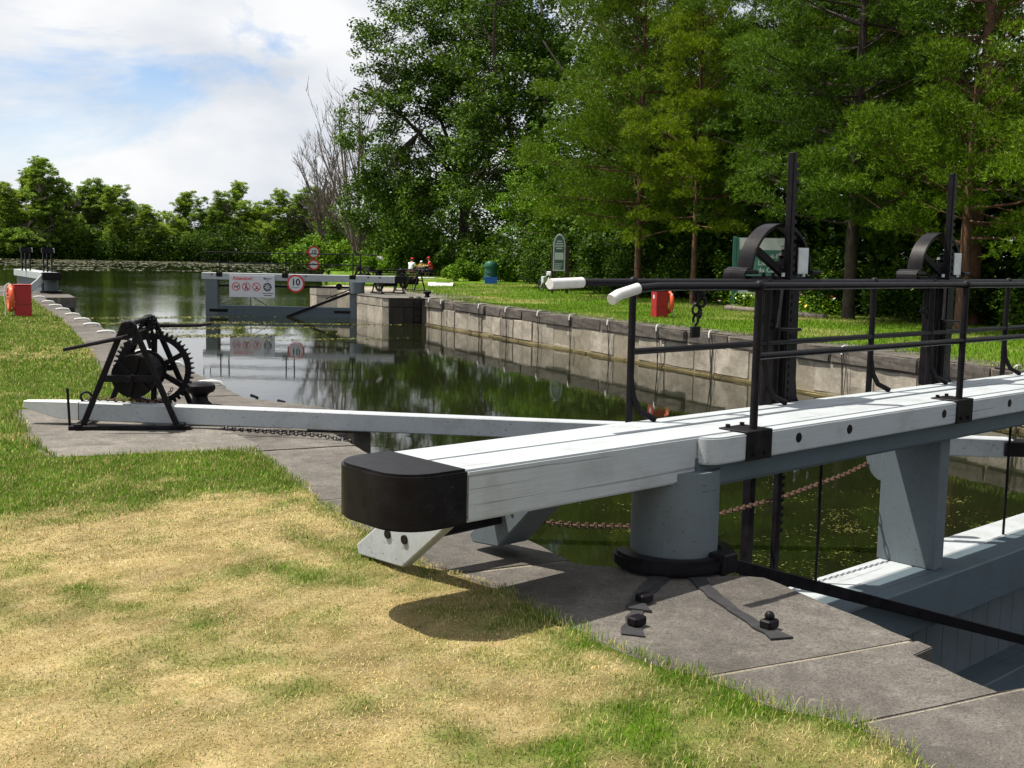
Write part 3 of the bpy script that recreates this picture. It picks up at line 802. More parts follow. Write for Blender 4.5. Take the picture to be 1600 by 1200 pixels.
# sluice gears on the far side of the beam
def arc_band(cx, cz, R, y0, y1, a0, a1, t, n=20):
    m_ = MB(); vs_ = []
    for k in range(n + 1):
        a = math.radians(a0 + (a1 - a0) * k / n)
        for rr in (R - t, R):
            for yy in (y0, y1):
                vs_.append((cx + rr * math.cos(a), yy, cz + rr * math.sin(a)))
    fs_ = []
    for k in range(n):
        i, j = k * 4, (k + 1) * 4
        fs_ += [(i, i + 1, j + 1, j), (i + 2, j + 2, j + 3, i + 3), (i, j, j + 2, i + 2), (i + 1, i + 3, j + 3, j + 1)]
    fs_ += [(0, 2, 3, 1), (n * 4, n * 4 + 1, n * 4 + 3, n * 4 + 2)]
    return m_.add(vs_, fs_)
def sluice(cx):
    """rack bar between channel uprights, pinion casting on top, half hoop guard, crank"""
    z0 = 1.80
    rk = MB().box(cx - 0.035, cx + 0.02, Y(4.935), Y(4.985), -0.9, 2.73).build('rack_bar', IRON, gate, bevel=0.004)
    tm = MB()
    for k in range(48):
        z = -0.2 + k * 0.06
        tm.box(cx + 0.02, cx + 0.052, Y(4.937), Y(4.983), z, z + 0.03)
    tm.build('rack_teeth', IRON, rk)['kind'] = 'stuff'
    MB().box(cx - 0.028, cx - 0.012, Y(4.922), Y(4.935), 0.86, 2.73).build('rack_rib', BLACK, rk)
    fr = MB().prism([(cx - 0.11, 0.80), (cx - 0.055, 0.80), (cx - 0.055, z0), (cx - 0.11, z0)], Y(4.98), Y(5.12), 'xz').build('upright', IRON, gate, bevel=0.006)
    MB().prism([(cx + 0.07, 0.80), (cx + 0.25, 0.80), (cx + 0.20, 0.86), (cx + 0.175, 1.0), (cx + 0.165, z0), (cx + 0.07, z0)], Y(4.96), Y(5.14), 'xz').build('upright', IRON, gate, bevel=0.006)
    MB().box(cx - 0.42, cx + 0.40, Y(5.0), Y(5.17), 1.735, 1.80).box(cx - 0.30, cx + 0.30, Y(5.0), Y(5.12), 1.68, 1.735).build('gear_casting', IRON, gate, bevel=0.01)
    for dx in (-0.30, -0.18, -0.05, 0.10, 0.22, 0.33):
        MB().cyl((cx + dx, Y(4.97), 1.812), 0.014, 0.03, 'z', 8).build('casting_bolt', GALV if dx in (-0.05, 0.22) else IRON, gate)
    hb = arc_band(cx - 0.02, 1.80, 0.40, Y(5.0), Y(5.13), 2, 178, 0.024, 26).build('hoop_guard', IRON, gate, smooth=True)
    MB().box(cx - 0.53, cx - 0.37, Y(4.96), Y(5.17), 1.815, 1.845).build('hoop_flange', IRON, hb, bevel=0.006)
    MB().box(cx + 0.34, cx + 0.46, Y(4.96), Y(5.17), 1.815, 1.845).build('hoop_flange', IRON, hb, bevel=0.006)
    arc_band(cx - 0.47, 1.79, 0.075, Y(4.97), Y(5.16), 95, 265, 0.02, 10).build('hoop_lip', IRON, hb, smooth=True)
    MB().bar((cx - 0.02, Y(5.0), 1.82), (cx - 0.02 + 0.38 * math.cos(math.radians(145)), Y(5.06), 1.80 + 0.38 * math.sin(math.radians(145))), 0.05, 0.05).build('hoop_spoke', IRON, hb)
    MB().bar((cx - 0.02, Y(5.0), 1.82), (cx - 0.02 + 0.38 * math.cos(math.radians(40)), Y(5.06), 1.80 + 0.38 * math.sin(math.radians(40))), 0.04, 0.04).build('hoop_spoke', IRON, hb)
    pn = MB().cyl((cx + 0.13, Y(5.04), 1.90), 0.085, 0.10, 'y', 14)
    for k in range(10):
        a = 2 * math.pi * k / 10
        pn.bar((cx + 0.13 + 0.07 * math.cos(a), Y(5.04), 1.90 + 0.07 * math.sin(a)), (cx + 0.13 + 0.115 * math.cos(a), Y(5.04), 1.90 + 0.115 * math.sin(a)), 0.03, 0.09, (0, 1, 0))
    pn.build('pinion', IRON, gate)
    MB().box(cx + 0.14, cx + 0.27, Y(4.965), Y(4.975), 1.82, 2.02).build('indicator_plate', GALV, gate)
    # crank: arm down from the casting, grip turned along the beam
    MB().tube([(cx - 0.20, Y(4.93), 1.74), (cx - 0.215, Y(4.86), 1.70), (cx - 0.33, Y(4.80), 1.46), (cx - 0.35, Y(4.795), 1.43), (cx - 0.31, Y(4.79), 1.415), (cx - 0.06, Y(4.79), 1.405)], 0.013, 8).build('crank_handle', IRON, gate, smooth=True)
    MB().bar((cx - 0.19, Y(5.0), 1.74), (cx - 0.19, Y(5.0), 1.47), 0.045, 0.06).build('pawl_arm', IRON, gate, bevel=0.004)
    MB().bar((cx - 0.30, Y(5.02), 1.50), (cx - 0.10, Y(5.02), 1.42), 0.06, 0.05).build('pawl_weight', IRON, gate, bevel=0.01)
    MB().box(cx - 0.03, cx + 0.04, Y(5.20), Y(5.27), -1.4, 0.75).build('sluice_rod', IRON, gate)
sluice(2.28)
sluice(4.78)
# uprights and rails of the leaf
hp = [(0.40 + 0.275 * math.cos(2 * math.pi * k / 28), Y(4.44) + 0.275 * math.sin(2 * math.pi * k / 28)) for k in range(28)]
heel = MB().prism(hp, 0.09, 0.62).build('heel_post', GREY, gate, smooth=True)
MB().prism([(x * 0.98 + 0.008, y) for x, y in hp], -3.4, 0.0).build('heel_shaft', GREY, heel, smooth=True)
MB().box(3.80, 3.965, Y(4.42), Y(4.95), -0.66, 0.50).build('upright_post', GREY, gate, bevel=0.008)
kn = [(4.95, 0.50), (5.12, 0.50)] + [(4.95 + 0.17 * math.cos(a), 0.28 - 0.26 * math.sin(a)) for a in [math.pi / 2 * k / 7 for k in range(8)]]
MB().prism([(Y(a), b) for a, b in kn], 3.82, 3.95, 'yz').build('knee_bracket', GREY, gate, bevel=0.006)
MB().box(0.60, 7.0, Y(4.27), Y(4.60), -1.05, -0.66).build('lower_timber', GREYH, gate, bevel=0.012)
MB().box(0.60, 7.0, Y(4.606), Y(4.93), -1.05, -0.66).build('lower_timber', WHITE, gate, bevel=0.012)  # white paints in the sunlit back half, grey front the beam's shadow
MB().box(0.60, 7.0, Y(4.30), Y(4.93), -2.2, -1.85).build('lower_timber', GREYH, gate, bevel=0.012)
MB().box(0.60, 7.0, Y(4.30), Y(4.93), -3.35, -2.95).build('lower_timber', GREYH, gate, bevel=0.012)
MB().box(1.70, 1.90, Y(4.32), Y(4.60), -1.85, -1.05).build('frame_post', GREY, gate, bevel=0.008)
MB().box(6.80, 7.05, Y(4.28), Y(4.93), -3.4, 0.50).build('mitre_post', GREY, gate, bevel=0.012)
x = 0.62
while x < 6.78:
    w = rnd.uniform(0.24, 0.31)
    MB().box(x, min(x + w - 0.008, 6.79), Y(4.62), Y(4.70) + rnd.uniform(-0.006, 0.006), -3.5, -1.05).build('plank', GREY, gate, bevel=0.006)
    x += w
for xr, yr in ((2.70, 4.85), (5.57, 4.63)):
    MB().tube([(xr, Y(yr), -0.66), (xr, Y(yr), 0.50)], 0.013, 8).build('tie_rod', IRON, gate, smooth=True)
MB().bar((0.46, Y(4.14), 0.06), (6.6, Y(4.22), -1.98), 0.05, 0.085).build('diagonal_brace', IRON, gate, bevel=0.006)
MB().bar((0.40, Y(4.10), 0.06), (0.56, Y(4.12), 0.05), 0.12, 0.13).build('brace_shoe', IRON, gate, bevel=0.01)
# tail struts under the far side of the beam
MB().prism([(Y(5.23), 0.06), (Y(5.69), 0.04), (Y(5.71), 0.10), (Y(4.93), 0.66), (Y(4.60), 0.552)], -1.15, -1.07, 'yz').build('tail_strut', WHITE, gate, bevel=0.008)
for q in ((5.37, 0.235), (5.20, 0.235)):
    MB().cyl((-1.153, Y(q[0]), q[1]), 0.028, 0.016, 'x', 14).build('bolt_head', IRON, gate)
MB().prism([(Y(5.20), 0.07), (Y(5.45), 0.05), (Y(5.49), 0.10), (Y(4.93), 0.60), (Y(4.70), 0.552)], -0.42, -0.16, 'yz').build('tail_strut', GREY, gate, bevel=0.01)
MB().bar((-1.07, Y(5.24), 0.27), (-0.42, Y(5.20), 0.30), 0.09, 0.14).build('tail_bar', IRON, gate, bevel=0.01)

# anchor irons of the heel on the paving
anc = thing('heel_anchor', 'black cast iron collar and anchor straps holding the near gate heel', 'anchor', (3.5265, 5.8072, 0), G_RZ)
col_o = [(0.40 + 0.41 * math.cos(math.radians(a)), Y(4.44) + 0.37 * math.sin(math.radians(a))) for a in range(140, 401, 13)]
col_i = [(0.40 + 0.285 * math.cos(math.radians(a)), Y(4.44) + 0.285 * math.sin(math.radians(a))) for a in range(400, 139, -13)]
MB().prism(col_o + col_i, 0.004, 0.10).build('collar', IRON, anc, bevel=0.02, seg=2)
def Lw(x, y):   # world -> gate local
    v = Vector((x - 3.5265, y - 5.8072, 0)); v.rotate(Matrix.Rotation(-G_RZ, 3, 'Z')); return v
for ks, ((sx, sy), tall) in enumerate((((3.08, 4.80), False), ((3.70, 4.49), True), ((3.33, 5.12), False))):
    p = Lw(sx, sy); s0 = Vector((0.40, Y(4.44), 0)); d = (s0 - p).normalized()
    n = Vector((-d.y, d.x, 0))
    poly = []
    e0 = p - d * 0.16; e1 = s0 - d * 0.36
    mid = (e0 + e1) / 2 + n * 0.05
    Ls = (e1 - e0).length; side_a, side_b = [], []
    for k in range(13):
        f = k / 12; wv = 0.018 + 0.042 * math.exp(-(f / 0.22) ** 2) + 0.03 * f
        c0 = e0.lerp(e1, f) + n * (0.05 * math.sin(f * 3.1))
        side_a.append(c0 - n * wv * rnd.uniform(0.75, 1.3)); side_b.append(c0 + n * wv * rnd.uniform(0.75, 1.3))
    MB().prism([(q.x, q.y) for q in side_a + side_b[::-1]], -0.002, 0.003 + 0.004 * ks).build('anchor_strap', TAR, anc)
    b_ = MB().box(p.x - 0.045, p.x + 0.045, p.y - 0.034, p.y + 0.034, 0.004, 0.052).build('stud_block', IRON, anc, bevel=0.008)
    if tall:
        MB().ball((p.x, p.y, 0.068), 0.027, 12).build('stud_nut', IRON, b_, smooth=True)

# ================================================================== spar, chains
def chain_mesh(pts, link_len, r):
    """alternating oval links along a polyline"""
    mb = MB()
    P_ = [Vector(p) for p in pts]
    seg = [0]
    for a_, b_ in zip(P_[:-1], P_[1:]): seg.append(seg[-1] + (b_ - a_).length)
    n = int(seg[-1] / (link_len * 0.72))
    for i in range(n):
        s = seg[-1] * (i + 0.5) / n
        k = max(j for j in range(len(seg)) if seg[j] <= s); k = min(k, len(P_) - 2)
        t = (s - seg[k]) / max(1e-6, seg[k + 1] - seg[k])
        c = P_[k].lerp(P_[k + 1], t); d = (P_[k + 1] - P_[k]).normalized()
        u = d.cross(Vector((0, 0, 1)))
        u = u.normalized() if u.length > 1e-3 else Vector((1, 0, 0))
        if i % 2: u = d.cross(u).normalized()
        loop = []
        for q in range(10):
            a = 2 * math.pi * q / 10
            loop.append(c + d * (link_len / 2 - r) * math.cos(a) + u * (link_len * 0.32) * math.sin(a))
        w = d.cross(u)
        vs_, fs_ = [], []
        for q in range(10):
            o = (loop[q] - c).normalized()
            for h, e in ((1, 0), (0, 1), (-1, 0), (0, -1)):
                vs_.append(loop[q] + o * r * h + w * r * e)
        for q in range(10):
            for e in range(4):
                fs_.append((q * 4 + e, ((q + 1) % 10) * 4 + e, ((q + 1) % 10) * 4 + (e + 1) % 4, q * 4 + (e + 1) % 4))
        mb.add(vs_, fs_)
    return mb
spar = thing('gate_spar', 'long pale square spar running from the near winch across the water to the gate', 'spar')
A_ = Vector((1.024, 12.82, 0.165)); B_ = Vector((9.85, 8.19, 0.0))
ax_ = (B_ - A_).normalized()
MB().bar(A_, B_, 0.19, 0.20).build('shaft', WHITE, spar, bevel=0.012)
tip = MB()
s_ = ax_.cross(Vector((0, 0, 1))).normalized(); u_ = s_.cross(ax_)
T_ = A_ - ax_ * 0.62
vs_ = [A_ + s_ * (0.095 * a) + u_ * (0.10 * b) for a, b in ((-1, -1), (1, -1), (1, 1), (-1, 1))]
vs_ += [A_ - ax_ * 0.25 + s_ * (0.09 * a) + u_ * (0.095 * b) for a, b in ((-1, -0.9), (1, -0.9), (1, 1), (-1, 1))]
vs_ += [T_ + s_ * (0.055 * a) + u_ * b for a, b in ((-1, 0.01), (1, 0.01), (1, 0.085), (-1, 0.085))]
tip.add(vs_, [(0, 1, 5, 4), (1, 2, 6, 5), (2, 3, 7, 6), (3, 0, 4, 7), (4, 5, 9, 8), (5, 6, 10, 9), (6, 7, 11, 10), (7, 4, 8, 11), (8, 9, 10, 11)])
tip.build('tapered_tip', RAILW, spar, bevel=0.006)
MB().bar(B_ - ax_ * 0.1, B_ + ax_ * 0.22, 0.24, 0.16).build('end_iron', IRON, spar, bevel=0.01)
ch = thing('spar_chain', 'dark chain lying along the top of the spar beside the winch', 'chain')
q0 = A_ + ax_ * 0.05 + u_ * 0.125
pts = [q0 + ax_ * (0.18 * k) + u_ * (0.01 * (k % 2)) for k in range(5)] + [Vector((1.85, 12.52, 0.28)), Vector((1.95, 12.6, 0.40))]
chain_mesh(pts, 0.06, 0.007).build('links', RUST, ch)
MB().ring(q0 + u_ * 0.02, 0.055, 0.013, 'y', 16, 6).build('ring', IRON, ch)
ch = thing('deck_chain', 'black chain crossing the paving below the spar to the recess corner', 'chain')
chain_mesh([(2.3, 11.75, 0.06), (2.75, 11.4, 0.05), (3.2, 11.05, 0.04), (3.42, 10.82, 0.0), (3.55, 10.3, -0.4), (3.7, 9.7, -1.0), (3.8, 9.3, -1.4)], 0.06, 0.0075).build('links', IRON, ch)
ch = thing('rusty_chain', 'rusty chain slung behind the near gate heel above the water', 'chain')
cp = []
for lx, z in ((-0.45, 0.40), (-0.31, 0.25), (0.19, 0.14), (0.73, 0.05), (1.25, 0.01), (1.78, 0.0), (2.53, 0.02), (3.47, 0.10), (3.85, 0.16)):
    px, py = gl(lx, 5.1); cp.append((px, py, z))
chain_mesh(cp, 0.058, 0.007).build('links', RUST, ch)
pad = thing('padlock_chain', 'short black chain with a padlock hanging from the gate hand rail', 'chain')
hx, hy = gl(1.16, 4.94)
chain_mesh([(hx, hy, 1.74), (hx, hy, 1.46)], 0.09, 0.011).build('links', IRON, pad)
chain_mesh([(hx + 0.05, hy - 0.02, 1.74), (hx + 0.02, hy - 0.01, 1.50)], 0.09, 0.010).build('links', IRON, pad)
MB().box(hx - 0.035, hx + 0.035, hy - 0.018, hy + 0.018, 1.37, 1.45).build('padlock_body', BLACK, pad, bevel=0.006)

# ================================================================== winch
def gear(R, r_in, teeth, y0, y1, cx=0, cz=0, tooth=0.045):
    mb = MB()
    n = teeth * 2
    out = []
    for k in range(teeth):
        a = 2 * math.pi * k / teeth; da = 2 * math.pi / teeth
        for f, rr in ((0.0, R), (0.18, R + tooth), (0.38, R + tooth), (0.56, R)):
            out.append((rr, a + da * f))
    N = len(out); vs_ = []
    for rr, a in out:
        for q in (rr, r_in):
            for y in (y0, y1):
                vs_.append((cx + q * math.cos(a), y, cz + q * math.sin(a)))
    fs_ = []
    for k in range(N):
        i, j = 4 * k, 4 * ((k + 1) % N)
        fs_ += [(i, j, j + 1, i + 1), (i + 2, i + 3, j + 3, j + 2), (i, i + 2, j + 2, j), (i + 1, j + 1, j + 3, i + 3)]
    return mb.add(vs_, fs_)
def make_winch(label, loc, rz, group):
    w = thing('crab_winch', label, 'winch', loc, rz, group)
    D = 1.18
    for y in (0.0, D):
        for s in (-1, 1):
            MB().bar((0.50 * s, y, 0.0), (0.05 * s, y, 1.10), 0.058, 0.058, (0, 1, 0)).build('leg', IRON, w, bevel=0.008)
        MB().bar((-0.25, y, 0.545), (0.25, y, 0.545), 0.05, 0.07).build('cross_bar', IRON, w, bevel=0.006)
        MB().bar((-0.62, y, 0.025), (0.62, y, 0.025), 0.11, 0.05).build('sill', IRON, w, bevel=0.006)
        MB().cyl((0, y, 1.08), 0.085, 0.12, 'y', 14).build('bearing_cap', IRON, w, bevel=0.012)
        MB().cyl((0, y, 0.90), 0.045, 0.09, 'y', 12).build('shaft_bearing', IRON, w, bevel=0.01)
    for s in (-1, 1):
        MB().bar((0.52 * s, -0.08, 0.055), (0.52 * s, D + 0.08, 0.055), 0.08, 0.03).build('side_sill', IRON, w, bevel=0.004)
    MB().tube([(0, -0.10, 1.12), (0, D + 0.12, 1.12)], 0.03, 10).build('tie_rod', IRON, w, smooth=True)
    MB().tube([(0, -0.16, 0.99), (0, D + 0.20, 0.99)], 0.026, 10).build('crank_shaft', IRON, w, smooth=True)
    MB().tube([(0, -0.1, 0.545), (0, D + 0.1, 0.545)], 0.035, 10).build('drum_shaft', IRON, w, smooth=True)
    dr = MB().cyl((0, 0.56, 0.545), 0.165, 0.62, 'y', 28).build('drum', IRON, w, smooth=True)
    for y in (0.22, 0.90):
        MB().cyl((0, y, 0.545), 0.232, 0.03, 'y', 32).build('drum_flange', IRON, dr, smooth=True)
    for k in range(6):
        a = math.pi / 3 * k + 0.3
        MB().bar((0.05 * math.cos(a), 0.18, 0.545 + 0.05 * math.sin(a)), (0.215 * math.cos(a), 0.18, 0.545 + 0.215 * math.sin(a)), 0.05, 0.03, (0, 1, 0)).build('flange_rib', BLACK, dr)
    coil = MB()
    for k in range(7):
        coil.ring((0, 0.34 + 0.08 * k, 0.545), 0.182, 0.024, 'y', 20, 6)
    coil.build('wound_chain', IRON, dr)
    gw = gear(0.41, 0.35, 48, 1.0, 1.08, 0.07, 0.54, 0.038).build('gear_wheel', IRON, w)
    for k in range(6):
        a = math.pi / 3 * k + 0.5
        MB().bar((0.07, 1.04, 0.54), (0.07 + 0.36 * math.cos(a), 1.04, 0.54 + 0.36 * math.sin(a)), 0.06, 0.05, (0, 1, 0)).build('spoke', IRON, gw)
    MB().cyl((0.07, 1.04, 0.54), 0.10, 0.14, 'y', 16).build('hub', IRON, gw)
    gear(0.07, 0.02, 12, 0.98, 1.10, 0, 1.06, 0.025).build('pinion', IRON, w)
    # crank bars
    MB().tube([(0.02, -0.13, 1.00), (-0.05, -0.14, 0.985), (-0.62, -0.16, 0.86)], [0.026, 0.022, 0.018], 8).build('crank_bar', IRON, w, smooth=True)
    MB().tube([(0.0, D + 0.15, 1.02), (0.55, D + 0.16, 1.03), (0.68, D + 0.16, 1.05)], [0.024, 0.02, 0.014], 8).build('crank_bar', IRON, w, smooth=True)
    MB().bar((-0.02, D - 0.2, 1.03), (0.05, D - 0.2, 0.78), 0.05, 0.04).build('pawl', IRON, w, bevel=0.005)
    MB().tube([(-0.62, 0.02, 0.02), (-0.635, 0.02, 0.44)], 0.014, 8).build('stop_pin', IRON, w, smooth=True)
    return w
WG = 'crab winches that work the gates'
winch0 = make_winch('large black crab winch straddling the spar on the near left bank', (1.46, 12.28, 0.008), math.radians(-18), WG)
for (x, y, rz, lab) in ((1.05, 60.4, 80, 'black crab winch at the left edge of the photo beyond the lifebuoy'),
                        (18.75, 51.6, 100, 'black crab winch standing behind the black tip of the far right gate'),
                        (21.0, 54.6, 35, 'black crab winch right of the far gate, nearest the picnickers'),
                        (21.3, 63.5, 20, 'black crab winch beyond the hand rail of the far right gate')):
    w_ = copy_tree(winch0)
    w_.location = (x, y, 0.02 if x > 10 else 0.0); w_.rotation_euler = (0, 0, math.radians(rz)); w_['label'] = lab

# ================================================================== bollards
prof = [(0.0, 0.0), (0.15, 0.0), (0.145, 0.02), (0.105, 0.055), (0.092, 0.11), (0.115, 0.145), (0.175, 0.175), (0.192, 0.215), (0.182, 0.255), (0.14, 0.283), (0.07, 0.296), (0.0, 0.298)]
for loc, lab in (((2.50, 14.05, 0), 'black mushroom bollard on the left paving beside the big winch'),
                 ((18.45, 47.0, 0.012), 'small far black bollard on the right pier beside the first mooring cable')):
    b_ = MB().lathe(prof, 28).build('bollard', IRON, smooth=True)
    b_.location = loc; tag(b_, lab, 'bollard', 'mooring bollards')

# ================================================================== mooring cables
def sleeve_bends(p, d):
    pass
RC = [(48.5, 0), (43.75, 1), (39.75, 2), (37.24, 3), (34.57, 4), (32.2, 5), (29.7, 6), (26.9, 7), (24.32, 8), (21.66, 9), (19.22, 10), (16.84, 11), (14.55, 12)]
N_ = 0
for y, i in RC:
    if y > 45.5: y = 45.2
    x0 = rx(y) - 0.04
    c_ = thing('mooring_cable', '%s mooring cable from the far end of the right chamber wall' % ORD[i], 'mooring cable', (x0, y, 0), 0, 'mooring cables down the right wall')
    j = rnd.uniform(-0.03, 0.03)
    MB().tube([(0.42, 0.22 + j, 0.03), (0.30, 0.12, 0.045), (0.10, 0.02, 0.06), (0.0, -0.02, 0.045), (-0.05, -0.05, -0.04), (-0.055, -0.07, -0.13)], 0.022, 8).build('white_sleeve', RAILW, c_, smooth=True)
    sw = rnd.uniform(-0.25, -0.05)
    MB().tube([(-0.055, -0.07, -0.12), (-0.06, -0.10 + sw * 0.3, -0.5), (-0.075, -0.12 + sw * 0.7, -0.95), (-0.10, -0.14 + sw, -1.3)], 0.015, 6).build('cable', CABLE, c_, smooth=True)
    MB().tube([(0.40, 0.16, 0.025), (0.06, -0.16, 0.03), (-0.045, -0.20, -0.05), (-0.05, -0.22, -0.5), (-0.10, -0.22, -1.3)], 0.008, 6).build('cable', CABLE, c_, smooth=True)
LC = [46.3, 42.24, 39.44, 36.98, 34.12, 31.66, 29.5, 26.75, 21.47, 19.1, 16.08]
for i, y in enumerate(LC):
    x0 = interp(EDGE, y)
    c_ = thing('mooring_cable', '%s mooring cable from the far end of the left coping edge' % ORD[i], 'mooring cable', (x0, y, 0), 0, 'mooring cables over the left coping')
    MB().tube([(-0.36, 0.08, 0.028), (-0.26, 0.05, 0.05), (-0.13, 0.0, 0.06), (-0.02, -0.03, 0.045), (0.03, -0.05, -0.02), (0.04, -0.05, -0.1)], 0.027, 8).build('white_sleeve', RAILW, c_, smooth=True)
    MB().tube([(0.04, -0.05, -0.1), (0.05, -0.06, -0.6), (0.06, -0.06, -1.3)], 0.013, 6).build('cable', CABLE, c_, smooth=True)

# ================================================================== lifebuoy cabinets
def buoy(label, loc, rz, side):
    t = thing('lifebuoy_cabinet', label, 'cabinet', loc, rz)
    b_ = MB().box(-0.21, 0.21, -0.21, 0.21, 0, 0.86).build('cabinet_body', RED, t, bevel=0.012)
    MB().box(-0.225, 0.225, -0.225, 0.225, 0.86, 0.885).build('lid', RED, b_, bevel=0.005)
    MB().box(-0.212, 0.212, -0.213, 0.213, 0.34, 0.35).build('band', SIGNK, b_)
    MB().box(-0.214, -0.209, -0.05, 0.05, 0.62, 0.74).build('label_plate', SIGNW, b_)
    MB().ring((0.30 * side, 0, 0.50), 0.30, 0.075, 'x', 32, 12).build('lifebuoy', ORANGE, t, smooth=True)
    for a in (45, 135, 225, 315):
        a = math.radians(a)
        MB().ring((0.30 * side, 0.30 * math.cos(a), 0.50 + 0.30 * math.sin(a)), 0.078, 0.012, 'x', 12, 6).build('grab_strap', RAILW, t)
    pts = [(0.30 * side + 0.10 * side * math.sin(3 * k), 0.24 * math.cos(k * 0.7), 0.92 - 0.035 * k - 0.05 * math.sin(2 * k)) for k in range(22)]
    MB().tube(pts, 0.012, 6).build('rope', ROPE, t, smooth=True)
    MB().tube([(0.34 * side, 0.1, 0.90), (0.42 * side, 0.05, 0.84), (0.46 * side, 0, 0.6), (0.43 * side, -0.05, 0.35), (0.45 * side, -0.1, 0.02)], 0.014, 6).build('rope', ROPE, t, smooth=True)
    return t
buoy('red lifebuoy cabinet with orange ring on the right lawn near the wall', (20.05, 30.5, 0.03), math.radians(-8), 1)
buoy('red lifebuoy cabinet with orange ring and rope on the left lawn', (1.22, 33.4, 0.02), math.radians(4), -1)

# ================================================================== far right gate leaf
FR = math.atan2(-0.5195, 0.8545)
fg = thing('lock_gate', 'far right lock gate with grey frame, white beam and hand rail across the water', 'lock gate', (10.02, 54.57, 0), FR)
MB().box(-0.16, 9.22, 0.0, 0.50, 0.56, 0.885).build('balance_beam', WHITE, fg, bevel=0.012)
MB().box(9.215, 9.78, -0.006, 0.506, 0.553, 0.892).build('end_cap', BLACK, fg, bevel=0.03, seg=2)
MB().box(0.0, 0.60, 0.02, 0.42, -2.6, 0.56).build('mitre_post', GREY, fg, bevel=0.01)
MB().cyl((7.35, 0.22, 0.30), 0.36, 0.52, 'z', 24).build('heel_post', GREY, fg, smooth=True)
MB().box(7.05, 7.36, 0.02, 0.42, -2.6, 0.56).build('heel_frame', GREY, fg, bevel=0.01)
MB().box(0.60, 7.05, 0.03, 0.42, -2.6, -0.66).build('lower_timber', GREYH, fg, bevel=0.01)
MB().box(0.2, 1.1, 0.012, 0.03, -0.98, -0.84).build('iron_plate', IRON, fg)
MB().box(6.3, 7.1, 0.012, 0.03, -0.92, -0.80).build('iron_plate', IRON, fg)
MB().bar((4.0, 0.0, -1.15), (7.05, -0.02, 0.05), 0.03, 0.12).build('diagonal_brace', IRON, fg)
MB().bar((5.9, -0.03, -0.25), (7.3, -0.03, 0.30), 0.03, 0.05).build('tie_bar', IRON, fg)
MB().bar((0.6, 0.30, 0.27), (7.0, 0.30, 0.30), 0.06, 0.10).build('cross_iron', IRON, fg)
MB().cyl((6.55, -0.02, 0.34), 0.15, 0.10, 'y', 18).build('pulley', IRON, fg)
MB().tube([(2.18, 0.2, -0.66), (2.18, 0.2, 0.56)], 0.022, 8).build('tie_rod', IRON, fg)
MB().tube([(2.2, 0.2, -0.2), (3.0, 0.2, -0.66)], 0.018, 8).build('tie_rod', IRON, fg)
for x in (0.34, 4.94, 7.95, 8.5):
    MB().cyl((x, 0.0, 0.80), 0.04, 0.02, 'y', 12).build('bolt_head', IRON, fg)
for x in (0.56, 3.78, 7.05):
    MB().box(x, x + 0.30, -0.012, 0.16, 0.70, 0.893).build('strap', IRON, fg)
for x, y in ((0.72, 0.06), (3.95, 0.06), (7.2, 0.06), (0.95, 0.55), (4.2, 0.55), (7.45, 0.55)):
    MB().tube([(x, y, 0.885), (x, y, 1.86)], 0.030, 10).build('rail_post', IRON, fg, smooth=True)
for y in (0.06, 0.55):
    MB().tube([(-0.05 + y * 0.3, y, 1.36), (-0.14 + y * 0.3, y, 1.42), (-0.16 + y * 0.3, y, 1.80), (-0.1 + y * 0.3, y, 1.86), (7.9, y, 1.86)], 0.026, 8).build('hand_rail', IRON, fg, smooth=True)
    MB().tube([(7.9, y, 1.86), (8.2, y, 1.85), (8.36, y, 1.80)], 0.028, 8).build('hand_rail', IRON, fg, smooth=True)
    MB().tube([(8.36, y, 1.80), (8.46, y, 1.74), (8.52, y, 1.66)], 0.036, 8).build('rail_sleeve', RAILW, fg, smooth=True)
    MB().tube([(-0.05 + y * 0.3, y, 1.36), (7.5, y, 1.36)], 0.024, 8).build('mid_rail', IRON, fg, smooth=True)
for x in (5.2, 5.75):     # low hoops of the sluice guards behind the rail
    arc_band(x, 0.89, 0.22, 0.25, 0.31, 0, 180, 0.03, 14).build('hoop_guard', IRON, fg)

def text(s, size, mat, parent, loc, rot, bold=0.0, align='CENTER'):
    cu = bpy.data.curves.new('lettering', 'FONT')
    cu.body = s; cu.size = size; cu.align_x = align; cu.align_y = 'CENTER'; cu.extrude = 0.002; cu.offset = bold
    cu.materials.append(mat)
    tmp = bpy.data.objects.new('lettering_curve', cu); COL.objects.link(tmp)
    me = bpy.data.meshes.new_from_object(tmp.evaluated_get(bpy.context.evaluated_depsgraph_get()))
    bpy.data.objects.remove(tmp); bpy.data.curves.remove(cu)
    o = bpy.data.objects.new('lettering', me); o['kind'] = 'stuff'; o.location = loc; o.rotation_euler = rot
    return link(o, parent)
UPR = (math.pi / 2, 0, 0)
def annulus(c, R, r, y0, y1, n=32):
    mb = MB(); vs_ = []
    for k in range(n):
        a = 2 * math.pi * k / n
        for q in (R, r):
            for y in (y0, y1):
                vs_.append((c[0] + q * math.cos(a), y, c[1] + q * math.sin(a)))
    fs_ = []
    for k in range(n):
        i, j = 4 * k, 4 * ((k + 1) % n)
        fs_ += [(i, j, j + 1, i + 1), (i + 2, i + 3, j + 3, j + 2), (i, i + 2, j + 2, j), (i + 1, j + 1, j + 3, i + 3)]
    return mb.add(vs_, fs_)
def fgp(x, y): v = Matrix.Rotation(FR, 3, 'Z') @ Vector((x, y, 0)); return (10.02 + v.x, 54.57 + v.y, 0)
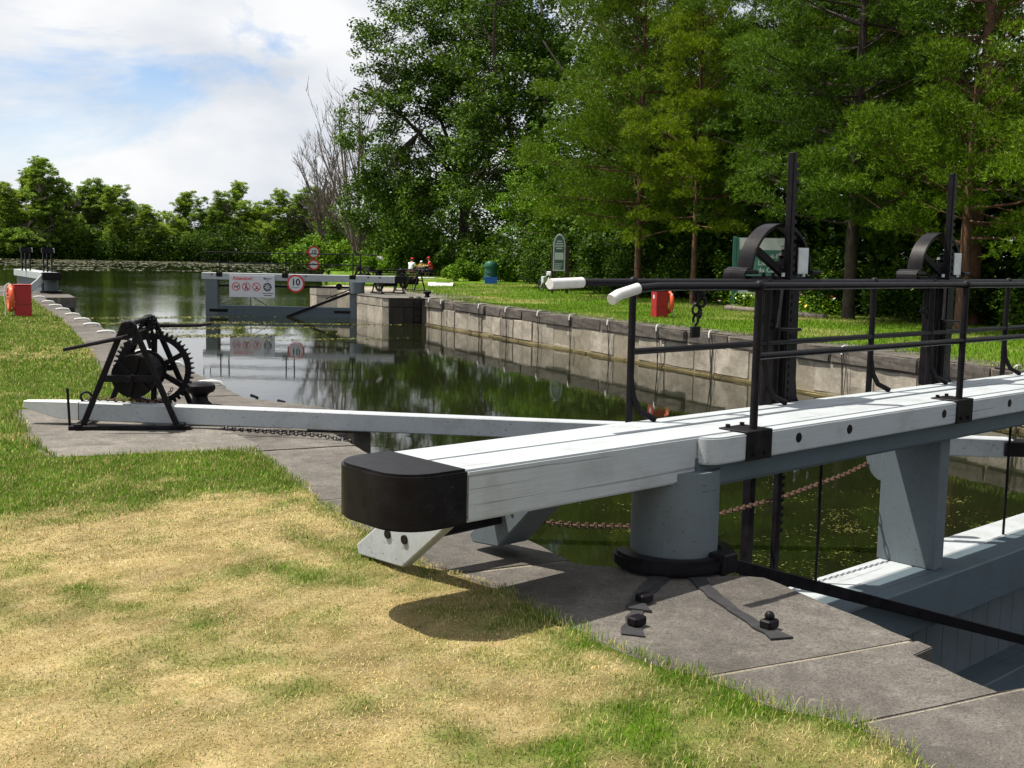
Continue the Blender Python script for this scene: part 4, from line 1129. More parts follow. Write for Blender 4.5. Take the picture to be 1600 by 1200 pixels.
# warning board
sg = thing('warning_sign', 'white warning board with red Attention! heading on the far right gate', 'sign', fgp(1.22, -0.05), FR)
MB().box(0, 2.22, -0.01, 0.01, -0.25, 0.80).build('board', SIGNW, sg, bevel=0.003)
text('Attention!', 0.235, SIGNR, sg, (0.66, -0.014, 0.64), UPR, 0.004)
text('Blower', 0.13, SIGNK, sg, (1.87, -0.014, 0.65), UPR, 0.004)
MB().box(1.80, 1.95, -0.013, -0.009, 0.53, 0.55).box(1.60, 2.16, -0.013, -0.009, -0.065, -0.035).box(1.68, 2.08, -0.013, -0.009, -0.165, -0.13).build('small_print', SIGNK, sg)
for k, cx in enumerate((0.33, 0.83, 1.33)):
    pg = annulus((cx, 0.25), 0.205, 0.17, -0.017, -0.009).build('prohibition_ring', SIGNR, sg)
    if k == 0:
        m_ = MB().bar((cx - 0.12, -0.012, 0.22), (cx + 0.10, -0.012, 0.25), 0.045, 0.004, (0, 1, 0)).bar((cx + 0.02, -0.012, 0.25), (cx + 0.10, -0.012, 0.16), 0.03, 0.004, (0, 1, 0)).cyl((cx + 0.11, -0.012, 0.30), 0.035, 0.004, 'y', 10)
    elif k == 1:
        m_ = MB().bar((cx, -0.012, 0.30), (cx - 0.06, -0.012, 0.12), 0.05, 0.004, (0, 1, 0)).bar((cx, -0.012, 0.30), (cx + 0.06, -0.012, 0.12), 0.05, 0.004, (0, 1, 0)).cyl((cx, -0.012, 0.35), 0.035, 0.004, 'y', 10)
    else:
        m_ = MB().bar((cx + 0.06, -0.012, 0.30), (cx - 0.02, -0.012, 0.18), 0.04, 0.004, (0, 1, 0)).bar((cx - 0.02, -0.012, 0.18), (cx + 0.12, -0.012, 0.14), 0.045, 0.004, (0, 1, 0)).cyl((cx - 0.06, -0.012, 0.15), 0.03, 0.004, 'y', 10)
    m_.build('pictogram', SIGNK, pg)
    a_ = 0.135
    MB().bar((cx - a_, -0.0165, 0.25 + a_), (cx + a_, -0.0165, 0.25 - a_), 0.03, 0.004, (0, 1, 0)).build('slash', SIGNR, pg)
fan = MB().cyl((1.87, -0.012, 0.25), 0.205, 0.006, 'y', 28).build('fan_disc', SIGNK, sg)
for k in range(8):
    a = math.pi / 4 * k
    MB().bar((1.87 + 0.03 * math.cos(a), -0.0165, 0.25 + 0.03 * math.sin(a)), (1.87 + 0.165 * math.cos(a + 0.25), -0.0165, 0.25 + 0.165 * math.sin(a + 0.25)), 0.035, 0.004, (0, 1, 0)).build('fan_blade', SIGNW, fan)
# speed disc on the gate
sp = thing('speed_sign', 'large round 10 speed disc with red rim on the far right gate', 'sign', fgp(4.47, -0.06), FR)
MB().cyl((0, 0, 0.447), 0.40, 0.016, 'y', 40).build('disc', SIGNW, sp)
annulus((0, 0.447), 0.42, 0.345, -0.014, 0.01, 40).build('red_rim', SIGNR, sp)
text('10', 0.43, SIGNK, sp, (0, -0.012, 0.50), UPR, 0.012)
text('km/h max', 0.085, SIGNK, sp, (0, -0.012, 0.27), UPR)
# speed signs on the shrub bank behind
sp2 = thing('speed_sign', 'small round 10 speed sign with arrow on a post in front of the shrub', 'sign', (28.1, 99.9, 0), math.radians(-18))
MB().tube([(0, 0.06, 0), (0, 0.06, 2.6)], 0.05, 8).build('post', BROWN, sp2)
MB().cyl((0, 0, 1.98), 0.50, 0.03, 'y', 32).build('disc', SIGNW, sp2)
annulus((0, 1.98), 0.55, 0.42, -0.03, 0.02, 32).build('red_rim', SIGNR, sp2)
MB().prism([(-0.50, 1.80), (-0.80, 1.95), (-0.50, 2.12)], -0.025, 0.01, 'xz').build('arrow', SIGNR, sp2)
text('10', 0.5, SIGNK, sp2, (0, -0.02, 1.98), UPR, 0.01)
MB().cyl((0, 0, 0.85), 0.46, 0.03, 'y', 32).build('lower_disc', SIGNW, sp2)
annulus((0, 0.85), 0.50, 0.36, -0.03, 0.02, 32).build('red_rim', SIGNR, sp2)
MB().prism([(-0.24, 0.82), (-0.1, 0.86), (0.02, 0.84), (0.2, 0.86), (0.24, 0.94), (0.05, 0.93), (-0.1, 0.97), (-0.24, 0.90)], -0.025, -0.012, 'xz').build('pictogram', SIGNK, sp2)

# ================================================================== far left gate, standing open
lg = thing('lock_gate', 'far left lock gate standing open with its black beam end towards us', 'lock gate', (3.0, 50.3, 0), math.radians(96))
MB().box(0.45, 8.2, -0.36, 0.36, 0.58, 0.88).build('balance_beam', WHITE, lg, bevel=0.012)
MB().box(0.0, 0.46, -0.37, 0.37, 0.573, 0.887).build('end_cap', BLACK, lg, bevel=0.03, seg=2)
MB().cyl((1.0, -0.12, 0.32), 0.28, 0.56, 'z', 20).build('heel_post', GREY, lg, smooth=True)
MB().cyl((1.0, -0.12, 0.05), 0.46, 0.10, 'z', 20).build('collar', IRON, lg)
MB().prism([(0.30, 0.885), (0.55, 0.60), (0.62, 0.54), (1.22, 0.02), (0.80, 0.02), (0.30, 0.48)], 0.25, 0.42, 'yz').build('tail_strut', WHITE, lg, bevel=0.01)
MB().bar((0.32, 1.0, 0.07), (0.32, 2.6, 0.09), 0.10, 0.08).build('tail_bar', RAILW, lg)
MB().box(1.3, 8.2, -0.22, 0.22, -2.6, 0.58).build('leaf', GREY, lg)
for xs2, ys2 in ((1.6, -0.10), (4.4, 0.35)):
    for d in (-0.16, 0.02, 0.17):
        MB().box(xs2 - 0.05, xs2 + 0.05, ys2 + d - 0.028, ys2 + d + 0.028, 0.88, 1.70).build('upright', IRON, lg)
    MB().box(xs2 - 0.14, xs2 + 0.14, ys2 - 0.24, ys2 + 0.24, 1.66, 1.92).build('gear_casting', IRON, lg, bevel=0.04, seg=2)
    MB().box(xs2 - 0.12, xs2 + 0.12, ys2 - 0.26, ys2 - 0.235, 1.70, 1.90).build('indicator_plate', GALV, lg)

# ================================================================== things on the right lawn
def at_z(x): return 0.03 + 0.010 * max(0, min(30, x - 22))
bn = thing('litter_bin', 'dark green litter barrel with domed lid at the edge of the bushes', 'bin', (30.74, 66.9, at_z(30.7)))
MB().lathe([(0.001, 0.0), (0.40, 0.0), (0.42, 0.3), (0.43, 0.6), (0.42, 1.08), (0.001, 1.08)], 24).build('barrel', GREENP, bn, smooth=True)
for z in (0.45, 0.75, 1.06):
    MB().ring((0, 0, z), 0.43, 0.022, 'z', 24, 6).build('hoop', GREENP, bn, smooth=True)
MB().lathe([(0.001, 1.08), (0.46, 1.08), (0.47, 1.16), (0.40, 1.36), (0.34, 1.44), (0.001, 1.46)], 24).build('lid', GREENP, bn, smooth=True)
bb = thing('recycling_box', 'blue plastic recycling box in front of the green barrel', 'box', (30.35, 66.1, at_z(30.3)), math.radians(-22))
m_ = MB().add([(-.36, -.24, 0), (.36, -.24, 0), (.36, .24, 0), (-.36, .24, 0), (-.42, -.28, .42), (.42, -.28, .42), (.42, .28, .42), (-.42, .28, .42)],
              [(0, 3, 2, 1), (0, 1, 5, 4), (1, 2, 6, 5), (2, 3, 7, 6), (3, 0, 4, 7)])
m_.build('tub', BLUEP, bb)
MB().box(-.44, .44, -.30, -.26, .38, .44).box(-.44, .44, .26, .30, .38, .44).box(-.44, -.40, -.26, .26, .38, .44).box(.40, .44, -.26, .26, .38, .44).build('rim', BLUEP, bb)
pp = MB().box(-0.27, 0.27, -0.16, 0.16, 0, 1.10).build('marker_post', BROWN, bevel=0.03)
pp.location = (33.0, 74.7, at_z(33)); pp.rotation_euler = (0, 0, -0.4); tag(pp, 'stout brown wooden post left of the green barrel', 'post')
# notice board
nb = thing('notice_board', 'arched notice board between two dark posts at the edge of the lawn', 'notice board', (26.9, 50.2, at_z(27)), math.radians(-32))
MB().box(-0.42, -0.28, -0.07, 0.07, 0, 2.45).build('post', BROWN, nb, bevel=0.015)
MB().box(0.31, 0.47, -0.09, 0.05, 0, 2.40).build('post', BROWN, nb, bevel=0.015)
arch = [(-0.34, 1.15), (0.28, 1.15), (0.28, 2.40)] + [(-0.03 + 0.31 * math.cos(a), 2.40 + 0.62 * math.sin(a)) for a in [math.pi * k / 14 for k in range(1, 14)]] + [(-0.34, 2.40)]
MB().prism(arch, -0.11, -0.072, 'xz').build('frame', GALV, nb, bevel=0.005)
MB().prism([(-0.03 + (x + 0.03) * 0.80, 1.22 + (z - 1.15) * 0.92) for x, z in arch], -0.118, -0.11, 'xz').build('panel', simple('grey_green_panel', (0.06, 0.12, 0.105), 0.5), nb)
MB().box(-0.25, 0.19, -0.126, -0.119, 1.72, 2.08).build('paper', SIGNW, nb)
hd = MB()
for k, wdt in enumerate((0.18, 0.26, 0.30, 0.22)):
    hd.box(-0.03 - wdt * .7, -0.03 + wdt * .7, -0.124, -0.119, 2.62 - 0.12 * k, 2.68 - 0.12 * k)
for k in range(4):
    hd.box(-0.24, 0.04 + 0.03 * k, -0.124, -0.119, 1.24 + 0.085 * k, 1.27 + 0.085 * k)
hd.build('print_lines', SIGNW, nb)
# bicycle leaning behind the board
bk = thing('bicycle', 'bicycle with white panniers leaning behind the left board post', 'bicycle', (27.9, 53.6, at_z(28)), math.radians(35))
for x in (-0.52, 0.52):
    wh = MB().ring((x, 0, 0.35), 0.33, 0.025, 'y', 26, 6).build('wheel', RUBBER, bk)
    sp_ = MB()
    for k in range(8):
        a = math.pi / 8 * k
        sp_.tube([(x + 0.32 * math.cos(a), 0, 0.35 + 0.32 * math.sin(a)), (x - 0.32 * math.cos(a), 0, 0.35 - 0.32 * math.sin(a))], 0.004, 4)
    sp_.build('spokes', GALV, wh)
fr_ = MB()
for a_, b_ in (((-0.52, 0, .35), (-0.18, 0, .82)), ((-0.52, 0, .35), (-0.05, 0, .33)), ((-0.18, 0, .86), (-0.05, 0, .33)), ((-0.16, 0, .80), (0.36, 0, .86)), ((-0.05, 0, .33), (0.38, 0, .78)), ((0.35, 0, .95), (0.52, 0, .35))):
    fr_.tube([a_, b_], 0.018, 6)
fr_.build('frame', GALV, bk)
MB().box(-0.32, -0.08, -0.06, 0.06, 0.90, 0.95).build('saddle', RUBBER, bk, bevel=0.02)
MB().tube([(0.42, -0.27, 1.0), (0.35, -0.1, 1.03), (0.35, 0.1, 1.03), (0.42, 0.27, 1.0)], 0.015, 6).build('handlebar', RUBBER, bk)
MB().box(-0.72, -0.40, -0.24, -0.08, 0.45, 0.80).build('pannier', SHIRTW, bk, bevel=0.02)
MB().box(0.30, 0.55, -0.14, 0.14, 0.82, 1.06).build('basket', SHIRTW, bk, bevel=0.02)
# parks sign with flower bed
ps = thing('park_sign', 'green and white park name board standing behind the flower bed', 'sign', (27.38, 34.36, at_z(27)), math.radians(-38))
ps.scale = (0.93, 0.93, 0.95)
MB().box(-1.25, 1.25, -0.06, 0.06, 0.62, 2.86).build('board', simple('pale_green_board', (0.055, 0.19, 0.155), 0.5, var=0.06), ps, bevel=0.01)
MB().box(-1.12, 1.25, -0.075, -0.055, 2.38, 2.86).build('header', SIGNW, ps)
text('Bel', 0.30, SIGNR, ps, (-0.75, -0.08, 2.60), UPR, 0.006)
MB().box(0.55, 1.1, -0.078, -0.073, 2.52, 2.56).build('header_line', SIGNG, ps)
for k, s in enumerate(('Canal-Rideau', 'Lieu national', 'du Canada', 'Rideau Canal', 'National Site')):
    text(s, 0.27, SIGNW, ps, (-0.35, -0.065, 2.12 - 0.27 * k - (0.10 if k > 2 else 0)), UPR, 0.004, 'LEFT')
MB().box(-1.12, 1.25, -0.075, -0.055, 0.62, 0.74).build('footer', SIGNW, ps)
for x in (-1.31, 1.31):
    MB().box(x - 0.08, x + 0.08, -0.1, 0.1, 0, 2.90).build('post', SIGNG, ps, bevel=0.01)
lb = thing('bed_edging', 'grey log edging in front of the park sign flower bed', 'log', (0, 0, 0))
for a_, b_ in (((25.45, 34.2, 0.14), (25.6, 31.2, 0.13)), ((25.55, 31.1, 0.12), (25.2, 28.5, 0.12)), ((25.5, 34.3, 0.13), (27.2, 35.6, 0.15))):
    MB().tube([a_, b_], 0.11, 10).build('log', LOGM, lb, smooth=True)
fb = thing('flower_bed', 'flower bed of white, yellow and red blooms before the park sign', 'flower bed')
def blobs(n, cx, cy, sx, sy, z0, z1, size, seed):
    r = np.random.default_rng(seed)
    c = np.c_[r.normal(cx, sx, n), r.normal(cy, sy, n), r.uniform(z0, z1, n)]
    return quad_cloud(c, np.full(n, size), r, 0.8)
def quad_cloud(c, size, r, up=0.4, aspect=0.55, tri=False):
    """small rhombic leaves at points c"""
    n = len(c)
    nr = r.normal(0, 1, (n, 3)); nr[:, 2] = np.abs(nr[:, 2]) + up
    nr /= np.linalg.norm(nr, axis=1)[:, None]
    t = np.cross(nr, r.normal(0, 1, (n, 3))); t /= np.linalg.norm(t, axis=1)[:, None] + 1e-9
    bt = np.cross(nr, t)
    s = (size * (0.7 + 0.6 * r.random(n)))[:, None]
    if tri:
        V = np.stack([c - t * s, c + t * s * .6 + bt * s * aspect, c + t * s * .6 - bt * s * aspect], 1).reshape(-1, 3)
        return V, np.arange(3 * n).reshape(-1, 3)
    V = np.stack([c - t * s, c + bt * s * aspect + nr * s * 0.12, c + t * s, c - bt * s * aspect + nr * s * 0.12], 1).reshape(-1, 3)
    F = np.arange(4 * n).reshape(-1, 4)
    return V, F
v_, f_ = blobs(2600, 26.4, 32.2, 0.4, 1.5, 0.05, 0.75, 0.055, 3)
o = np_mesh('foliage', v_, f_, LEAF_MAPLE, fb); o['kind'] = 'stuff'
for k, (col, n) in enumerate((((0.75, 0.72, 0.70), 34), ((0.70, 0.50, 0.04), 26), ((0.55, 0.04, 0.03), 14), ((0.65, 0.30, 0.45), 10))):
    v_, f_ = blobs(n, 26.3, 32.1, 0.45, 1.5, 0.40, 0.88, 0.075, 20 + k)
    o = np_mesh('blossoms', v_, f_, simple('blossom_%d' % k, col, 0.8, var=0.1), fb); o['kind'] = 'stuff'
# pale overturned trough on the lawn
tr = thing('overturned_trough', 'low white rounded cover lying on the lawn beside the right pier', 'cover', (25.3, 62.2, at_z(25)), math.radians(-30))
hp_ = [(0.38 * math.cos(a), 0.22 * math.sin(a) + 0.01) for a in [math.pi * k / 12 for k in range(13)]]
MB().prism(hp_, -0.75, 0.75, 'yz').build('shell', CREAM, tr, smooth=True)
MB().prism([(a * 0.9, b * 0.88) for a, b in hp_], -0.78, 0.79, 'yz').build('dark_lining', RUBBER, tr)
MB().box(-0.3, 0.55, -0.12, 0.12, 0.225, 0.26).build('strap', RUBBER, tr)

# ================================================================== picnic table and people
pt = thing('picnic_table', 'dark wooden picnic table in the shade of the big trees', 'picnic table', (31.4, 81.6, at_z(31.4)), math.radians(-26))
for k in range(5):
    MB().box(-0.95, 0.95, -0.38 + 0.155 * k, -0.24 + 0.155 * k, 0.71, 0.755).build('top_plank', BROWN, pt)
for s in (-1, 1):
    MB().box(-0.95, 0.95, s * 0.72 - 0.13, s * 0.72 + 0.13, 0.42, 0.46).build('bench_plank', BROWN, pt)
    for x in (-0.7, 0.7):
        MB().bar((x, s * 0.62, 0), (x, s * 0.22, 0.71), 0.09, 0.05, (1, 0, 0)).build('leg', BROWN, pt)
for x in (-0.7, 0.7):
    MB().box(x - 0.03, x + 0.03, -0.8, 0.8, 0.36, 0.42).build('cross_brace', BROWN, pt)
fd = thing('picnic_food', 'yellow flowers and food heaped on the picnic table', 'food', (31.5, 81.6, at_z(31.4) + 0.76))
MB().lathe([(0.001, 0), (0.2, 0), (0.28, 0.12), (0.22, 0.13), (0.001, 0.10)], 14).build('bowl', SIGNW, fd, smooth=True)
v_, f_ = blobs(220, 0.0, 0.0, 0.2, 0.14, 0.08, 0.34, 0.05, 77)
o = np_mesh('heap', v_, f_, YELLOWC, fd); o['kind'] = 'stuff'
def skin_mesh(name, verts, edges, radii, mat, parent, sub=2):
    me = bpy.data.meshes.new(name); me.from_pydata(verts, edges, [])
    o = bpy.data.objects.new(name, me); link(o, parent)
    m1 = o.modifiers.new('Skin', 'SKIN')
    for v, r in zip(me.skin_vertices[0].data, radii): v.radius = r
    me.skin_vertices[0].data[0].use_root = True
    m2 = o.modifiers.new('Sub', 'SUBSURF'); m2.levels = sub; m2.render_levels = sub
    me.materials.append(mat)
    return o
def seated(label, loc, rz, shirt, legs_m, cap, s=1.0, lean=0.14):
    """a person on a bench facing local +Y, forearms on the table"""
    p = thing('person', label, 'person', loc, rz)
    p.scale = (s, s, s)
    V = [(0, 0, 0.56), (0, 0.03, 0.72), (0, lean * 0.6, 0.92), (0, lean, 1.06), (0, lean + .03, 1.14), (0, lean + .05, 1.24), (0, lean + .06, 1.35)]
    R_ = [(.155, .12), (.14, .11), (.155, .115), (.13, .085), (.055, .055), (.082, .095), (.06, .07)]
    E_ = [(i, i + 1) for i in range(6)]
    for sx in (-1, 1):
        b = len(V)
        V += [(sx * .19, lean, 1.03), (sx * .25, lean + .10, .82), (sx * .20, lean + .34, .80), (sx * .16, lean + .43, .80), (sx * .15, lean + .50, .79)]
        R_ += [(.062, .062), (.046, .046), (.036, .036), (.03, .042), (.018, .035)]
        E_ += [(3, b), (b, b + 1), (b + 1, b + 2), (b + 2, b + 3), (b + 3, b + 4)]
        b = len(V)
        V += [(sx * .10, .06, .53), (sx * .13, .42, .52), (sx * .13, .40, .28), (sx * .13, .40, .07), (sx * .13, .54, .04)]
        R_ += [(.095, .095), (.065, .065), (.052, .052), (.038, .038), (.038, .03)]
        E_ += [(0, b), (b, b + 1), (b + 1, b + 2), (b + 2, b + 3), (b + 3, b + 4)]
    body = skin_mesh('body', V, E_, R_, SKIN, p)
    SV = [(0, 0, 0.54), (0, 0.03, 0.72), (0, lean * 0.6, 0.92), (0, lean, 1.06), (-.20, lean, 1.03), (-.25, lean + .08, .86), (.20, lean, 1.03), (.25, lean + .08, .86)]
    SR = [(.185, .15), (.175, .14), (.19, .145), (.15, .105), (.085, .085), (.07, .07), (.085, .085), (.07, .07)]
    skin_mesh('shirt', SV, [(0, 1), (1, 2), (2, 3), (3, 4), (4, 5), (3, 6), (6, 7)], SR, shirt, p)
    LV = [(0, 0, .54), (-.10, .06, .53), (-.13, .42, .52), (-.13, .40, .34), (.10, .06, .53), (.13, .42, .52), (.13, .40, .34)]
    LR = [(.17, .13), (.115, .115), (.085, .085), (.075, .075), (.115, .115), (.085, .085), (.075, .075)]
    skin_mesh('trousers', LV, [(0, 1), (1, 2), (2, 3), (0, 4), (4, 5), (5, 6)], LR, legs_m, p)
    c = MB()
    hy_, hz_ = lean + .055, 1.30
    c.lathe([(.098, 0.0), (.105, .03), (.09, .085), (.05, .12), (.001, .13)], 16, (0, hy_, hz_))
    c.prism([(-.08, hy_ + .06), (.08, hy_ + .06), (.06, hy_ + .19), (-.06, hy_ + .19)], hz_, hz_ + .012)
    c.build('cap', cap, p, smooth=True)
    MB().lathe([(.06, -.12), (.088, -.05), (.098, 0.005), (.001, .01)], 14, (0, hy_ - .02, hz_)).build('hair', BROWN, p, smooth=True)
    for sx in (-1, 1):
        MB().ball((sx * .034, hy_ + .088, hz_ - .035), .011, 8).build('eye', SIGNK, p)
        MB().ball((sx * .10, hy_ - .005, hz_ - .05), .022, 8).build('ear', SKIN, p)
    MB().ball((0, hy_ + .10, hz_ - .07), .016, 8).build('nose', SKIN, p)
    return p
tz_ = at_z(31.4)
seated('person in white shirt and red cap sitting with back turned at the picnic table', (30.45, 81.15, tz_ - 0.02), math.radians(-55), SHIRTW, SHORTS, SHIRTR, 1.12)
seated('person in a red shirt and red cap sitting at the right of the picnic table', (32.55, 82.05, tz_ - 0.02), math.radians(70), SHIRTR, JEANS, SHIRTR, 1.18)
seated('smaller person in a pale hat sitting beside the person in red', (32.0, 82.5, tz_ - 0.02), math.radians(120), GREYCL, JEANS, SHIRTW, 0.95)
bl = MB().prism([(-0.7, -0.35), (0.7, -0.3), (0.65, 0.3), (-0.6, 0.35)], 0, 0.10).build('picnic_bag', SHIRTW, bevel=0.045, seg=3, smooth=True)
bl.location = (31.2, 79.6, tz_ + 0.0); tag(bl, 'pale flat bag on the grass under the picnic table', 'bag')

# ================================================================== vegetation
def tubes_mesh(name, limbs, mat, parent):
    mb = MB()
    for pts, rs, n in limbs: mb.tube(pts, rs, n, caps=False)
    return mb.build(name, mat, parent, smooth=True)

def limb(p0, d, L, r0, r, bend=0.25, n=5, lift=0.0):
    """wandering tapered limb from p0 along d"""
    pts = [Vector(p0)]; rs = [r0]
    d = Vector(d).normalized()
    for k in range(n):
        d = (d + Vector((r.normal(0, bend * .5), r.normal(0, bend * .5), r.normal(0, bend * .35) + lift))).normalized()
        pts.append(pts[-1] + d * (L / n)); rs.append(r0 * (1 - 0.78 * (k + 1) / n))
    return pts, rs

def leafy_tree(name, label, loc, H, crown, leaf_m, bark_m, n_clump, per, leaf, seed, trunk_r=0.35, fork=0.3, group=None, clump_r=0.9, hollow=0.35, tri=False):
    """crown = list of ellipsoids (cx, cy, cz, rx, ry, rz); leaf clumps sit at the ends of limbs"""
    r = np.random.default_rng(seed)
    t = thing(name, label, 'tree', loc, 0, group)
    vol = np.array([e[3] * e[4] * e[5] for e in crown]); vol = vol / vol.sum()
    cl = []
    for e, w in zip(crown, vol):
        m_ = max(3, int(n_clump * w))
        d = r.normal(0, 1, (m_, 3)); d /= np.linalg.norm(d, axis=1)[:, None]
        rad = hollow + (1 - hollow) * r.random(m_) ** 0.45
        cl.append(np.array(e[:3]) + d * rad[:, None] * np.array(e[3:]) * (0.86 + 0.28 * r.random((m_, 1))))
    cl = np.concatenate(cl)
    cl = cl[cl[:, 2] > 0.4]
    limbs = []
    base = Vector((0, 0, -0.2)); forkp = Vector((r.normal(0, .2), r.normal(0, .2), H * fork))
    limbs.append(([base, Vector((0, 0, .25)), base.lerp(forkp, .5) + Vector((r.normal(0, .12), r.normal(0, .12), 0)), forkp], [trunk_r * 1.35, trunk_r, trunk_r * .85, trunk_r * .7], 10))
    mains = []
    for k in range(6):
        a = 2 * math.pi * k / 6 + r.uniform(-.4, .4)
        el = r.uniform(.75, 1.35)
        d = (math.cos(a) * math.cos(el), math.sin(a) * math.cos(el), math.sin(el))
        pts, rs = limb(forkp - Vector((0, 0, r.uniform(0, H * .08))), d, H * r.uniform(.38, .62), trunk_r * .55, r, .28, 6, .04)
        limbs.append((pts, rs, 7)); mains.append((pts, rs))
    node = [(p, rr) for pts, rs in mains for p, rr in zip(pts[1:], rs[1:])]
    NP = np.array([p for p, _ in node])
    for c in cl[r.permutation(len(cl))[:int(len(cl) * .6)]]:
        k = int(np.argmin(np.linalg.norm(NP - c, axis=1) + np.where(NP[:, 2] > c[2], 1.5, 0)))
        p, rr = node[k]
        mid = p.lerp(Vector(c), .5) + Vector((r.normal(0, .15), r.normal(0, .15), -.12))
        r1 = max(.018, min(.05, rr * .5))
        limbs.append(([p, mid, Vector(c)], [r1, r1 * .7, .008], 4))
    tubes_mesh('trunk', limbs, bark_m, t)
    m_ = len(cl)
    cr_ = clump_r * (0.55 + 0.9 * r.random(m_))
    cnt = np.maximum(6, (per * (cr_ / clump_r) ** 1.6).astype(int))
    idx = np.repeat(np.arange(m_), cnt)
    d = r.normal(0, 1, (len(idx), 3)); d /= np.linalg.norm(d, axis=1)[:, None]
    P = cl[idx] + d * (r.random((len(idx), 1)) ** .5) * cr_[idx][:, None] * np.array([1, 1, .62])
    P = P[P[:, 2] > .1]
    V, F = quad_cloud(P, np.full(len(P), leaf), r, .5, tri=tri)
    o = np_mesh('crown', V, F, leaf_m, t, k=3 if tri else 4); o['kind'] = 'stuff'
    return t

def pine(label, loc, H, z0, Rmax, needle_m, bark_m, seed, trunk_r=.22, tuft=.2, dens=1.0, group='pines along the right lawn', gaps=(), bend=0.0, top_open=None):
    r = np.random.default_rng(seed)
    t = thing('pine_tree', label, 'tree', loc, 0, group)
    limbs = [([Vector((0, 0, -.2)), Vector((0, 0, .3)), Vector((bend * .4, 0, H * .45)), Vector((bend, 0, H))], [trunk_r * 1.25, trunk_r, trunk_r * .7, .03], 9)]
    tips = []; dirs = []
    z = z0
    while z < H - .4:
        f = (z - z0) / (H - z0)
        L0 = Rmax * (1 - f) ** .45 * (0.75 + 0.25 * min(1, f * 6))
        nb = r.integers(4, 7); a0 = r.uniform(0, 6.28)
        for k in range(nb):
            a = a0 + 6.283 * k / nb + r.normal(0, .2)
            L = L0 * r.uniform(.55, 1.18)
            skip = any(zl < z < zh and r.random() < pr for zl, zh, pr in gaps)
            el = r.normal(.08, .22) + f * .5
            d = Vector((math.cos(a) * math.cos(el), math.sin(a) * math.cos(el), math.sin(el)))
            p0 = Vector((bend * z / H, 0, z + r.normal(0, .08)))
            pts, rs = limb(p0, d, L, max(.018, trunk_r * .26 * (L / Rmax)), r, .16, 6, .035)
            limbs.append((pts, rs, 5))
            if skip: continue
            # foliage pads along the outer part of the bough, flat below and domed above
            for q in range(int(1 + L * .95)):
                s = r.uniform(.42, 1.0) if q else 1.0
                x = s * 6; i = min(5, int(x)); p = pts[i].lerp(pts[i + 1], min(1, x - i))
                pr_ = r.uniform(.34, .70) * min(1.25, .55 + L * .2)
                c = p + Vector((-d.y, d.x, 0)) * r.normal(0, .34 * min(1, L * .4)) + Vector((0, 0, r.normal(.05, .22)))
                if q: limbs.append(([pts[max(0, i - 1)], c], [.014, .006], 3))
                for w in range(int(25 * dens * (pr_ / .45) ** 1.8)):
                    u = Vector((r.normal(), r.normal(), r.normal())).normalized() * (r.random() ** .28)
                    tips.append(c + Vector((u.x * pr_, u.y * pr_, abs(u.z) * pr_ * .8 - .14 + r.normal(0, .03))))
                    dirs.append((d * .5 + u * .8 + Vector((0, 0, .45))).normalized())
        z += r.uniform(.32, .62) * (1 if H < 12 else 1.1)
    tubes_mesh('trunk', limbs, bark_m, t)
    T = np.array(tips); D = np.array(dirs); nn = 8
    T = np.repeat(T, nn, axis=0); D = np.repeat(D, nn, axis=0)
    q = D * .8 + r.normal(0, .62, T.shape) + np.array([0, 0, .22]); q /= np.linalg.norm(q, axis=1)[:, None]
    s = np.cross(q, r.normal(0, 1, T.shape)); s /= np.linalg.norm(s, axis=1)[:, None] + 1e-9
    ln = (tuft * .8 * (.6 + .7 * r.random(len(T))))[:, None]; wd = .0125
    V = np.stack([T - s * wd, T + s * wd, T + q * ln], 1).reshape(-1, 3)
    o = np_mesh('crown', V, np.arange(len(V)).reshape(-1, 3), needle_m, t, k=3); o['kind'] = 'stuff'
    # one island per tuft would be too coarse: colour varies per needle
    return t

def bush(name, label, loc, rx_, ry_, h, leaf_m, n, leaf, seed, group=None, cat='bush'):
    r = np.random.default_rng(seed)
    t = thing(name, label, cat, loc, 0, group)
    nc = max(10, int(10 + rx_ * ry_ * 4))
    a = r.uniform(0, 6.283, nc); q = r.random(nc) ** .5
    cz = h * (0.15 + .80 * r.random(nc) ** .8) * (1 - .45 * q ** 2)
    C = np.c_[np.cos(a) * q * rx_, np.sin(a) * q * ry_, cz]
    cr_ = (.32 + .35 * r.random(nc)) * min(1.4, h / 2.2 + .3)
    idx = r.integers(0, nc, n)
    d = r.normal(0, 1, (n, 3)); d /= np.linalg.norm(d, axis=1)[:, None]
    P = C[idx] + d * (r.random((n, 1)) ** .45) * cr_[idx][:, None]
    P[:, 2] = np.abs(P[:, 2])
    V, F = quad_cloud(P, np.full(n, leaf), r, .5)
    o = np_mesh('foliage', V, F, leaf_m, t); o['kind'] = 'stuff'
    st_ = MB()
    for k in range(0, nc, 2):
        st_.tube([(C[k, 0] * .2, C[k, 1] * .2, -.1), (C[k, 0] * .7, C[k, 1] * .7, C[k, 2] * .55), tuple(C[k])], [.03, .02, .006], 5, caps=False)
    st_.build('stems', BARK, t)
    return t

